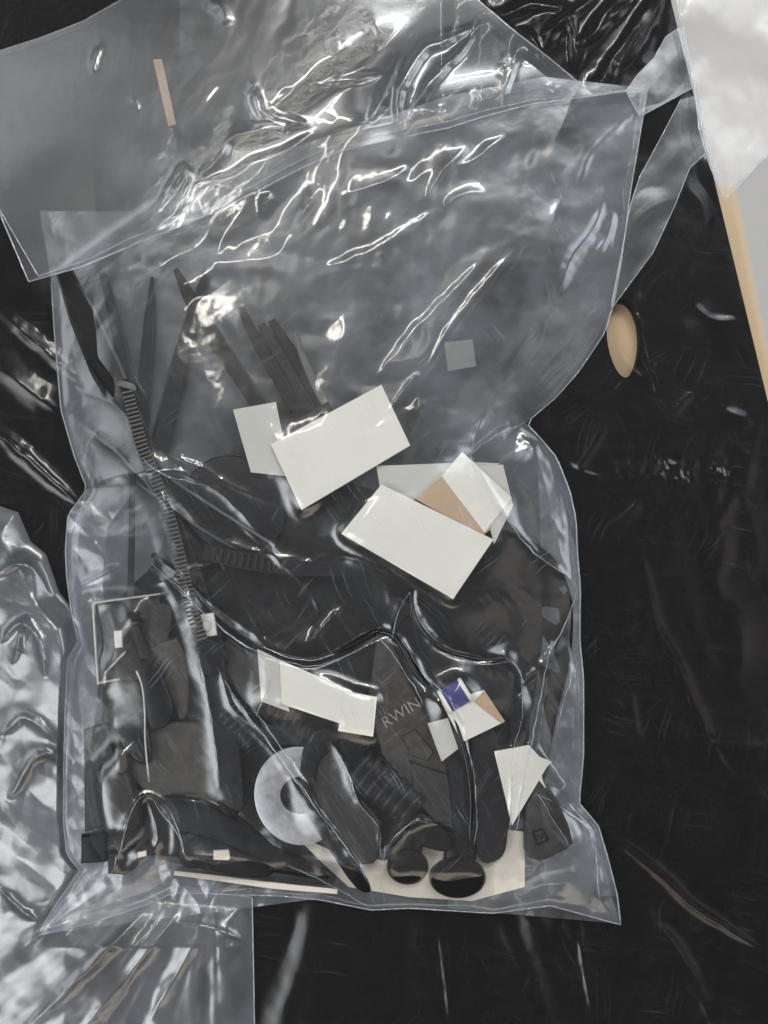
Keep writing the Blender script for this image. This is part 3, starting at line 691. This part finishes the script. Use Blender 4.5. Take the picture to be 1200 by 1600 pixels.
tag(ptube('crease_shade', [(238, 866), (288, 906), (338, 958), (395, 1003), (440, 1022), (490, 1029), (545, 1009), (590, 985)], [6, 8, 8.6, 8.8, 9, 9, 9, 9], 4.2, M['gloss'], None, 8), 'dark fold of the film, built as a black tube across the middle of the bag above the white labels', 'dark fold')  # black tube added to draw a shaded fold of the film
tag(ptube('crease_shade', [(640, 920), (650, 968), (690, 1013), (750, 1030), (792, 1027)], [7, 8.4, 9, 9, 8], 3.2, M['gloss'], None, 8), 'dark fold of the film, built as a black tube hooking down below the corner of the askew large label', 'dark fold')  # another dark film fold drawn as a black tube
tag(ptube('crease_shade', [(592, 986), (622, 1002), (655, 1058), (698, 1102), (722, 1160), (736, 1240), (734, 1322)], [9, 9.4, 9.8, 10.4, 10.6, 10.6, 9], 3.4, M['gloss'], None, 8), 'dark fold of the film, built as a black tube along the long black bar to the round plugs', 'dark fold')  # black tube in place of the dark fold running downwards

CONTENT = [o for o in bpy.data.objects if o not in CONTENT_BEFORE and o.parent is None]

# ------------------------------------------------------------------ upper film of the bag, drawn tight over what lies in it
GX, GY = 4.0, 4.0
hm = np.full((int(1700 / GY), int(1250 / GX)), 0.0)
for o in CONTENT:
    for ob in [o] + list(o.children):
        if ob.type != 'MESH' or ob.name.startswith('ridge'): continue
        off = np.array(o['_base']); me = ob.data
        v = np.zeros(len(me.vertices) * 3); me.vertices.foreach_get('co', v); v = v.reshape(-1, 3) + off
        me.calc_loop_triangles(); t = np.zeros(len(me.loop_triangles) * 3, int); me.loop_triangles.foreach_get('vertices', t); t = t.reshape(-1, 3)
        A, B, Cc = v[t[:, 0]], v[t[:, 1]], v[t[:, 2]]
        for p_ in np.arange(0, 1.001, 0.125):
            for q_ in np.arange(0, 1.001 - p_, 0.125):
                w_ = A * (1 - p_ - q_) + B * p_ + Cc * q_
                kk = D / (D - w_[:, 2])
                ix = np.clip(((w_[:, 0] * kk / S + 600) / GX).astype(int), 0, hm.shape[1] - 1); iy = np.clip(((800 - w_[:, 1] * kk / S) / GY).astype(int), 0, hm.shape[0] - 1)
                np.maximum.at(hm, (iy, ix), w_[:, 2] * 1000)
def blur(a, s):
    r = int(3 * s); k = np.exp(-0.5 * (np.arange(-r, r + 1) / s) ** 2); k /= k.sum()
    a = np.pad(a, r, mode='edge')
    a = np.apply_along_axis(lambda m: np.convolve(m, k, 'valid'), 0, a)
    return np.apply_along_axis(lambda m: np.convolve(m, k, 'valid'), 1, a)
gy, gx = np.mgrid[0:hm.shape[0], 0:hm.shape[1]]; gx = (gx + .5) * GX; gy = (gy + .5) * GY
fill = np.maximum(hm, 0.55 * Hs(gx, gy))
for _ in range(2):                                            # close pinholes and grow a little
    m_ = fill.copy()
    for dy_ in (-1, 0, 1):
        for dx_ in (-1, 0, 1): m_ = np.maximum(m_, np.roll(np.roll(fill, dy_, 0), dx_, 1))
    fill = m_
tight = np.maximum(blur(fill, 11), np.maximum(blur(fill, 4.5), 0.96 * blur(fill, 2.0)))
tight = blur(np.maximum(tight, blur(hm, 1.2)), 1.3) + 0.7
def Ht(x, y):
    u = np.clip(x / GX - .5, 0, hm.shape[1] - 1.01); v = np.clip(y / GY - .5, 0, hm.shape[0] - 1.01)
    i_ = u.astype(int); j_ = v.astype(int); a = u - i_; b = v - j_
    return (tight[j_, i_] * (1 - a) + tight[j_, i_ + 1] * a) * (1 - b) + (tight[j_ + 1, i_] * (1 - a) + tight[j_ + 1, i_ + 1] * a) * b
px, py = patch_px(LEFT, RIGHT, 430, 330, TOP, BOT)
d = edge_d(px, py)
low = np.clip((py - 820) / 120, 0, 1); up = 1 - low
e = np.clip(d / 30, 0, 1)
h = Hs(px, py); lw_ = np.clip((py - 640) / 200, 0, 1) * np.clip(d / 60, 0, 1); h = h * (1 - lw_) + Ht(px, py) * lw_
YL = np.minimum(np.minimum(seg_dist(px, py, [(505, 418), (600, 383), (690, 325)]), seg_dist(px, py, [(585, 595), (715, 450), (758, 403)])), seg_dist(px, py, [(660, 590), (745, 462), (810, 385)]))
up2 = up * (1 - 0.85 * np.exp(-(YL / 30) ** 2))
calm = 1 - 0.85 * np.exp(-((px - 400) / 130) ** 2 - ((py - 500) / 130) ** 2)
h = h + e * up2 * calm * (0.5 * fbm(px / 170 + py / 260, py / 150 - px / 300, 107, 3))
h = h + e * up2 * calm * (0.40 * crumple(px, py, 110, 102, 6, ang=0.75, spread=1.4) + 0.07 * crumple(px, py, 42, 103, 5, ang=0.7, spread=2.0) * vn(px / 130, py / 130, 7))
top_band = np.exp(-((py - (430 - 0.27 * px + 60)) / 70.0) ** 2)
h = h + e * top_band * up2 * (0.14 * crumple(px, py, 44, 104, 5, ang=0.9, spread=1.6))
h = h + e * low * (0.6 * fbm(px / 120, py / 120, 110, 2) + 0.25 * crumple(px, py, 90, 111, 5) + 0.05 * crumple(px, py, 30, 112, 5))
side = np.exp(-(d / 45.0) ** 2) * np.clip(d / 8, 0, 1)
h = h + side * (0.8 * crumple(px, py, 80, 120, 5, ang=0.1, spread=1.2) + 0.12 * crumple(px, py, 25, 121, 4))
FOLDS = [
    ([(505, 418), (545, 408), (600, 383), (690, 325)], 0.30, 11, 0), ([(585, 595), (655, 512), (715, 450), (758, 403)], 0.42, 10, 0),
    ([(660, 590), (700, 520), (745, 462), (810, 385)], 0.40, 9, 0), ([(600, 650), (640, 600), (652, 588), (655, 640), (640, 690)], 0.8, 6),
    ([(735, 712), (765, 765), (800, 820), (840, 868), (875, 892), (907, 918)], 1.8, 9),
    ([(822, 662), (785, 672), (755, 690), (735, 714)], 1.2, 9), ([(735, 714), (750, 660), (790, 590), (830, 520)], 1.1, 9),
    ([(822, 660), (860, 610), (905, 560), (945, 490)], 1.2, 9), ([(820, 655), (850, 600), (890, 560)], 0.8, 5), ([(800, 650), (840, 590), (900, 520)], 0.8, 7),
    ([(835, 690), (850, 760), (870, 850), (900, 910)], 0.9, 12), ([(790, 730), (850, 800), (890, 850)], 0.7, 7),
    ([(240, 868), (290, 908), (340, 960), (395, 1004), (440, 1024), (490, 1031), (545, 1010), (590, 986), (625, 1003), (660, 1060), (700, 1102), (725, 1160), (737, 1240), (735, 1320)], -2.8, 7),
    ([(232, 880), (285, 925), (335, 975), (395, 1017), (440, 1034), (492, 1042), (550, 1020), (592, 998)], 1.4, 6),
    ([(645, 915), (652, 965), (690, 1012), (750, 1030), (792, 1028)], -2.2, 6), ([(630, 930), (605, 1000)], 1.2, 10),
    ([(790, 1028), (812, 1056), (816, 1110), (802, 1180), (800, 1290)], 1.6, 6),
    ([(862, 1000), (850, 1060), (838, 1120), (822, 1200), (806, 1308)], 2.6, 7),
    ([(906, 918), (880, 985), (850, 1035), (800, 1080)], 1.4, 8), ([(906, 1030), (885, 1075), (870, 1150), (874, 1230)], 1.6, 9),
    ([(838, 1165), (880, 1230), (905, 1255)], 1.2, 7), ([(840, 1240), (872, 1256), (906, 1280), (935, 1305)], 1.6, 7),
    ([(895, 1320), (880, 1338), (855, 1345), (825, 1368), (800, 1372)], 2.0, 7), ([(935, 1330), (938, 1380), (945, 1435)], 1.3, 5), ([(925, 1320), (926, 1380), (930, 1420)], 1.0, 5),
    ([(810, 1410), (845, 1385), (890, 1375)], 1.4, 10), ([(600, 1415), (597, 1360), (608, 1320), (645, 1285), (690, 1288)], 2.2, 7),
    ([(350, 1060), (375, 1100), (430, 1172), (495, 1262), (560, 1350), (588, 1418)], 1.8, 5), ([(395, 1110), (450, 1180), (510, 1260)], 1.0, 4),
    ([(515, 1160), (542, 1200), (560, 1252), (590, 1290), (594, 1340)], 1.3, 5),
    ([(165, 1392), (185, 1330), (205, 1265), (225, 1243), (256, 1252), (280, 1300), (296, 1365)], 2.2, 7), ([(228, 1245), (245, 1290), (240, 1330), (190, 1380)], 1.3, 6),
    ([(260, 1245), (320, 1250), (380, 1280), (440, 1330)], -1.4, 8), ([(445, 1350), (500, 1372), (580, 1420)], 2.2, 10),
    ([(310, 1020), (330, 1125), (345, 1235)], 1.0, 6), ([(345, 1030), (360, 1100), (420, 1160)], 1.0, 6),
    ([(112, 835), (136, 762), (250, 735), (330, 760), (400, 825), (445, 885)], 1.6, 16), ([(100, 640), (180, 705), (262, 790), (360, 850), (490, 880)], 1.3, 14),
    ([(105, 925), (150, 905), (190, 880)], 1.6, 7), ([(230, 920), (300, 890), (345, 880)], .7, 6), ([(250, 700), (320, 735), (375, 765), (440, 790)], .9, 7),
    ([(370, 815), (420, 860), (490, 930), (500, 1000)], .8, 7), ([(465, 880), (540, 870), (620, 900)], 0.9, 6), ([(480, 1010), (510, 975), (540, 945)], 1.2, 7),
    ([(150, 1100), (140, 1200), (160, 1300), (200, 1345)], 1.2, 14), ([(120, 1050), (128, 1150), (122, 1250)], 1.3, 10), ([(110, 600), (190, 640), (215, 690)], .9, 8),
    ([(945, 310), (925, 360), (890, 410), (870, 470)], 2.2, 12), ([(960, 330), (945, 380), (925, 400)], 1.6, 7), ([(880, 300), (850, 400), (860, 480)], 1.3, 14),
    ([(860, 480), (845, 540), (800, 600)], 1.3, 12), ([(730, 230), (690, 270), (665, 315)], 1.3, 8), ([(640, 260), (600, 285), (545, 300)], 1.2, 10),
    ([(790, 210), (740, 250), (700, 262)], 1.1, 6), ([(760, 300), (720, 305), (690, 325)], 1.2, 8), ([(500, 290), (470, 340), (460, 370)], 1.4, 8), ([(420, 300), (415, 345)], 1.2, 6),
    ([(905, 130), (860, 250), (890, 330)], 1.0, 10), ([(1000, 170), (930, 230), (900, 300)], 1.0, 8), ([(300, 390), (350, 410), (430, 400), (450, 360)], .4, 12),
    ([(200, 430), (204, 470)], .3, 12)]
FOLDS = [(a[0], a[1] * (1.0 if (len(a) > 3 and a[3] == 0) else 0.5), *a[2:]) for a in FOLDS]
h = h + e * creases(px, py, FOLDS)
h = h + e * (0.01 + 0.06 * low) * crumple(px, py, 15, 160, 5) * np.clip(vn(px / 55, py / 55, 161) * 3.2 - 1.9, 0, 1)
h = np.maximum(h, 2.3)
rim = np.clip(d / 20, 0, 1); rim = rim * rim * (3 - 2 * rim); h = h * rim + 2.3 * (1 - rim)
sheet('front_film', px, py, h, M['bag_front'], bag, 2.2)
# milky tubes along the film's folds, put in as their bright highlight lines
hr = np.full((900, 700), -1.0)
hr[np.clip((py / 2).astype(int), 0, 899), np.clip((px / 2).astype(int), 0, 699)] = h
def Hr(x, y):
    i_, j_ = int(y / 2), int(x / 2); b_ = hr[max(0, i_ - 2):i_ + 3, max(0, j_ - 2):j_ + 3]
    return float(b_.max()) if b_.max() > 0 else 2.6
for pts in ([(350, 1062), (375, 1102), (430, 1174), (495, 1264), (560, 1352), (588, 1416)], [(396, 1110), (450, 1182), (480, 1222)], [(515, 1160), (524, 1172), (542, 1202), (560, 1254), (590, 1292), (594, 1340)],
            [(235, 880), (285, 922), (335, 972), (395, 1015), (440, 1032), (492, 1041), (550, 1019), (590, 994)], [(592, 998), (612, 1020), (648, 1075), (660, 1100)], [(625, 996), (662, 1052), (703, 1094), (730, 1155), (744, 1240), (742, 1320)],
            [(640, 925), (622, 960), (612, 1000)], [(700, 1022), (750, 1038), (792, 1034)], [(790, 1028), (806, 1040), (815, 1062), (816, 1112), (803, 1170)], [(800, 1180), (800, 1240), (797, 1310)],
            [(862, 1000), (850, 1060), (838, 1120), (822, 1200), (806, 1306)], [(906, 1032), (886, 1076), (872, 1130)], [(838, 1164), (862, 1195), (882, 1228), (858, 1240)], [(840, 1240), (872, 1258), (906, 1282), (932, 1302)],
            [(840, 1240), (868, 1285), (890, 1322)], [(600, 1412), (597, 1362), (606, 1322), (642, 1286), (664, 1284)], [(166, 1390), (186, 1330), (206, 1266), (222, 1244)], [(240, 1252), (256, 1275), (276, 1300), (290, 1345)], [(228, 1248), (244, 1290), (240, 1316)],
            [(448, 1352), (500, 1374), (578, 1418)], [(310, 1022), (330, 1126), (344, 1232)], [(735, 714), (765, 766), (800, 822), (840, 869), (876, 893), (905, 916)], [(735, 712), (758, 690), (786, 674), (820, 662)],
            [(905, 918), (880, 985), (852, 1032)], [(930, 1326), (934, 1372), (940, 1430)], [(112, 838), (136, 764)], [(204, 700), (250, 738), (330, 762)], [(404, 1014), (420, 1060), (400, 1120)]):
    q = smooth_line(pts, 10); n_ = len(q); qa = np.array(q)
    jx = 3.2 * fbm(qa[:, 0] / 17, qa[:, 1] / 17, 61, 3); jy = 3.2 * fbm(qa[:, 0] / 17, qa[:, 1] / 17, 67, 3); jr = vn(qa[:, 0] / 21, qa[:, 1] / 21, 71)
    q = [tuple(a) for a in np.stack([qa[:, 0] + jx, qa[:, 1] + jy], -1)]
    z_ = np.convolve(np.pad([Hr(a, b) for a, b in q], 2, mode='edge'), np.ones(5) / 5, 'valid')
    tube('fold_glint', [P(a, b, (c + .05) * MM) for (a, b), c in zip(q, z_)], 1, M['edge'], bag, 4, True, [S * (0.3 + 1.5 * jr[i] ** 1.5 * math.sin(math.pi * min(1, (i + .5) / n_))) for i in range(n_)])
# gathered gussets along both sides and the bottom
def gusset(name, L, R, seed, nr, nc):
    x, y = patch_px(L, R, nr, nc)
    z = 2.2 + 0.25 * Hs(x, y) * 0.5 + 0.7 * crumple(x, y, 60, seed, 5, ang=0.2, spread=1.4) + 0.25 * crumple(x, y, 28, seed + 1, 4)
    sheet(name, x, y, np.clip(z, 2.1, 6), M['gusset'], bag, 2.1)
gusset('gusset', [(840, 690), (842, 780), (846, 900), (848, 1000), (826, 1150), (838, 1300), (860, 1400)], RIGHT[13:22], 130, 200, 40)
gusset('gusset', LEFT[5:18], [(215, 760), (170, 820), (160, 900), (165, 1000), (150, 1100), (145, 1200), (150, 1290), (190, 1340)], 134, 200, 45)
gusset('gusset', [(180, 1330), (120, 1380), (64, 1460)], [(500, 1392), (500, 1398), (500, 1404)], 138, 50, 160)
gusset('gusset', [(700, 1395), (700, 1408), (700, 1420)], [(905, 1280), (940, 1340), (968, 1443)], 142, 50, 120)
# heat-sealed rims
for pts in (LEFT[1:], BOT, RIGHT):
    q = [tuple(a) for a in resample(pts, 90)]
    tube('seam', [P(a, b, 2.3 * MM) for a, b in q], 1.1 * S, M['edge'], bag, 5)

# ------------------------------------------------------------------ the bag's mouth folded over
FT = [(-60, 95), (0, 79), (60, 60), (130, 33), (192, -2), (240, -40), (400, -70), (600, -60), (742, -4), (800, 45), (860, 92), (930, 150), (1012, 137)]
FB = [(-25, 270), (0, 335), (45, 440), (130, 416), (200, 386), (300, 346), (400, 300), (470, 263), (530, 236), (620, 216), (700, 200), (760, 181), (830, 163), (930, 149), (1013, 138)]
def flap_sheet(name, FB, seed, dz, nr=170, nc=420, amp=1.0):
    a = resample(FT, nc)[None]; b = resample(FB, nc)[None]; t = np.linspace(0, 1, nr)[:, None, None]
    p = a + (b - a) * t; x, y = p[..., 0], p[..., 1]
    de = np.minimum(seg_dist(x, y, FB), seg_dist(x, y, FT[:9]))
    dd = np.clip(seg_dist(x, y, FB) / 25, 0, 1) * np.clip(seg_dist(x, y, FT) / 25, 0, 1)
    z = 12.5 + dz + 5.0 * np.exp(-((x - 640) / 230) ** 2 - ((y - 110) / 120) ** 2) - 1.2 * np.clip((420 - x) / 420, 0, 1) ** 2 - 1.0 * np.clip((x - 820) / 190, 0, 1)
    z = z + 2.2 * dd * np.exp(-((y - (355 - 0.30 * x)) / 60) ** 2) * np.clip((x - 150) / 150, 0, 1)
    z = z + 1.0 * fbm(x / 260, y / 160, seed, 2)
    q = 260 - 0.52 * x - y; q = 35 * np.logaddexp(0, q / 35) * np.clip((480 - x) / 200, 0, 1) ** 2          # droops away at its far left corner
    z = z - 0.020 * q
    sg = lambda v: 1 / (1 + np.exp(-np.clip(v, -30, 30)))
    s1 = (x - 225) * 0.62 + (y - 355) * 0.78                          # a broad facet along the lower lip, right of a crease
    wa = sg(s1 / 9) * sg((585 - x) / 22)
    z = z + wa * (-(x - 390) * 0.030 + (y - 265) * 0.022)
    z = z - 0.013 * 14 * np.logaddexp(0, (x - 600) / 14) + sg((x - 600) / 20) * 0.010 * (y - 150)      # the right part falls away
    wb = np.maximum(wa, sg((x - 610) / 12))
    mid = np.clip((x - 170) / 130, 0, 1) * np.clip((960 - x) / 100, 0, 1)
    z = z + amp * dd * mid * (1 - 0.6 * wb) * (0.45 * crumple(x, y, 110, seed + 1, 5, ang=0.5, spread=1.6) + 0.12 * crumple(x, y, 42, seed + 2, 5, ang=0.8, spread=1.8))
    z = z + amp * dd * creases(x, y, [
        ([(230, 360), (262, 300), (285, 265), (300, 275), (275, 330), (235, 360)], 1.4, 7, 0), ([(300, 290), (345, 240), (360, 215), (420, 200), (480, 190)], 2.0, 11, 0),
        ([(310, 282), (360, 280), (400, 255), (440, 240), (490, 205)], 1.6, 9, 0), ([(395, 135), (402, 165), (410, 188)], 1.8, 9, 0), ([(410, 178), (450, 185), (482, 195)], 1.2, 6, 0),
        ([(490, 135), (540, 125), (600, 115)], 1.5, 8, 0), ([(575, 190), (600, 150), (625, 80)], 1.8, 10, 0), ([(620, 200), (625, 140), (660, 80), (700, 60), (745, 40)], 2.4, 10, 0),
        ([(640, 180), (680, 120), (720, 80), (748, 40)], 1.7, 7, 0), ([(625, 190), (632, 205), (645, 180), (680, 175)], 1.2, 5, 0), ([(785, 110), (795, 90), (805, 95)], 1.3, 7, 0), ([(740, 165), (744, 150), (748, 168)], 1.2, 5, 0),
        ([(780, 180), (795, 120), (808, 88)], 1.0, 7, 0), ([(850, 160), (865, 140)], 1.2, 7, 0), ([(690, 170), (694, 185)], .8, 4, 0),
        ([(330, 0), (350, 20), (352, 40)], .7, 9, 0), ([(575, 30), (580, 50)], 1.2, 6, 0), ([(520, 40), (535, 90)], 1.0, 12, 0), ([(145, 110), (155, 70)], .35, 6, 0), ([(205, 155), (218, 170)], .25, 4, 0)])
    return sheet(name, x, y, z, M['flap'], bag, 3.0), x, y, z
o1, fx, fy, fz = flap_sheet('mouth_flap', FB, 200, 1.2)
FB2 = [(-40, 250), (-5, 320), (60, 432), (140, 404), (205, 372), (300, 335), (400, 288), (470, 250), (530, 224), (620, 205), (700, 190), (760, 172), (830, 157), (930, 146), (1008, 137)]
o2, gx, gy, gz = flap_sheet('mouth_flap', FB2, 230, -1.4, 120, 300, 0.8)
tube('seam', [tuple(q) for q in Pn(fx[-1], fy[-1], fz[-1] * MM)], 1.2 * S, M['edge'], bag, 5)
tube('seam', [tuple(q) for q in Pn(gx[-1], gy[-1], gz[-1] * MM)], 1.0 * S, M['edge'], bag, 5)
tube('seam', [tuple(q) for q in Pn(fx[0], fy[0], fz[0] * MM)], 0.9 * S, M['edge'], bag, 5)
drape('tan_strip', [(239, 93), (253, 92), (275, 194), (263, 197)], lambda a, b: 8.5 + 0 * a, 0, M['tan'], None, 0.3, n=6)  # flat tan strip beneath the folded mouth
tag(bpy.data.objects['tan_strip'], 'narrow tan strip seen through the folded mouth of the bag', 'paper strip')

# ------------------------------------------------------------------ crumpled film at the left, edge film at the bottom
lb = empty('crumpled_bag', 40, 1200, 1.0 * MM, 'crumpled shiny clear bag half covered by the left side of the large bag', 'plastic bag')
L2 = [(-80, 740), (-80, 860), (-80, 1000), (-80, 1300), (-80, 1680)]
R2 = [(-10, 790), (28, 800), (48, 846), (72, 866), (92, 925), (125, 965), (150, 1060), (160, 1200), (200, 1380), (330, 1395), (394, 1402), (396, 1500), (399, 1680)]
x, y = patch_px(L2, R2, 380, 200)
fanl = np.arctan2(x - 330, y - 1330)
lo_ = np.clip((y - 700) / 330, 0, 1); lo_ = lo_ * lo_ * (3 - 2 * lo_)
z = 1.6 + lo_ * (0.026 * np.clip(x + 80, 0, 180) + 0.0064 * np.clip(1450 - y, 0, 500)) + (0.5 + lo_) * fbm(x / 110, y / 110, 301, 3)
upm = np.clip((1420 - y) / 60, 0, 1)
z = z + upm * (0.35 + 0.65 * lo_) * (0.85 * crumple(x, y, 110, 302, 6) + 0.25 * crumple(x, y, 40, 303, 5))
z = z + (1 - upm) * (0.7 * fbm(fanl * 7, np.hypot(x - 330, y - 1330) / 500, 310, 3) + 0.3 * crumple(x, y, 90, 311, 4, ang=0.75, spread=0.7) + 0.1 * crumple(x, y, 30, 312, 4, ang=0.75, spread=0.9))
z = z + creases(x, y, [([(-20, 905), (40, 880), (85, 935)], 2, 10), ([(0, 1005), (30, 975), (60, 1000), (70, 1060)], 1.8, 7), ([(20, 1040), (40, 970), (45, 1000)], 1.3, 6), ([(0, 1150), (40, 1120), (90, 1160)], 1.8, 9),
    ([(10, 1250), (60, 1180), (95, 1190)], 1.8, 9), ([(0, 1390), (30, 1420), (60, 1440)], 1.8, 7), ([(20, 1500), (60, 1460), (110, 1440)], 1.8, 9), ([(30, 1620), (130, 1520), (230, 1420)], 1.6, 9), ([(270, 1440), (330, 1450), (385, 1470)], 1.0, 6), ([(120, 1620), (220, 1500), (290, 1410)], 1.2, 12), ([(230, 1600), (300, 1480), (320, 1420)], 1.0, 9)])
rl = np.clip(seg_dist(x, y, R2) / 45, 0, 1); rl = rl * rl * (3 - 2 * rl); z = z * rl + 1.6 * (1 - rl)
zu = np.where((x > 60) & (y < 1480), np.minimum(z, 1.75), z)
z = np.where(edge_d(x, y) < 0, zu, z)
inside = np.clip((x - np.interp(y, [p[1] for p in LEFT], [p[0] for p in LEFT])) / 20 + 0.5, 0, 1) * np.clip((1480 - y) / 80, 0, 1)
z = z * (1 - inside) + np.minimum(z, 1.5) * inside
sheet('film', x, y, z, M['left'], lb, 1.1)
k_ = int(np.argmax(y[:, -1] > 1390)); tube('seam', [tuple(q) for q in Pn(x[k_:, -1], y[k_:, -1], 1.7 * MM)], 0.9 * S, M['edge'], lb, 5)

# ------------------------------------------------------------------ pale bag at the top right
tb = empty('pale_bag', 1130, 120, 3 * MM, 'thick clear bag hanging over the right edge of the panel at the top', 'plastic bag')
L3 = [(1046, -60), (1062, 30), (1070, 70), (1085, 135), (1092, 200), (1110, 262), (1130, 310)]
R3 = [(1320, -60), (1320, 40), (1320, 130), (1270, 190), (1215, 222), (1180, 262), (1134, 312)]
def pale(name, L, R, seed, z0, nr=150, nc=110, amp=1.0):
    x, y = patch_px(L, R, nr, nc)
    z = z0 + 2.6 * fbm(x / 140, y / 140, seed, 2) + amp * (0.35 * crumple(x, y, 90, seed + 1, 5) + 0.06 * crumple(x, y, 30, seed + 2, 5))
    s = sheet(name, x, y, z, M['pale'], tb, 1.6)
    for k in (0, -1): tube('seam', [tuple(q) for q in Pn(x[:, k], y[:, k], np.maximum(z[:, k], 1.6) * MM)], 0.9 * S, M['edge'], tb, 5)
pale('film', L3, R3, 400, 9)
pale('film', [(1050, -60), (1066, 30), (1080, 90), (1100, 190), (1125, 300)], [(1330, -60), (1330, 60), (1330, 150), (1240, 210), (1130, 305)], 420, 5, 110, 80)
def tail(name, L, R, seed, mat, z0=3.0):
    x, y = patch_px(L, R, 120, 60)
    z = z0 + 0.5 * fbm(x / 80, y / 80, seed, 2) + 0.2 * crumple(x, y, 60, seed + 1, 5, ang=0.45, spread=0.5)
    sheet(name, x, y, z, M[mat], tb, 1.5)
    for k in (0, -1): tube('seam', [tuple(q) for q in Pn(x[:, k], y[:, k], np.maximum(z[:, k], 1.5) * MM)], 1.0 * S, M['edge'], tb, 5)
tail('fold', [(1068, 38), (1040, 58), (1022, 90), (995, 118), (978, 142), (1000, 182)], [(1070, 42), (1078, 80), (1084, 110), (1085, 128), (1083, 137), (1004, 180)], 440, 'flap')
tail('fold', [(1064, 155), (1030, 220), (1000, 275), (985, 320), (970, 400), (955, 478)], [(1084, 150), (1108, 235), (1078, 262), (1055, 320), (1020, 395), (957, 480)], 450, 'flap', 4.0)
for o in bpy.data.objects:
    if '_base' in o: del o['_base']
    if o.get('group') == '': del o['group']
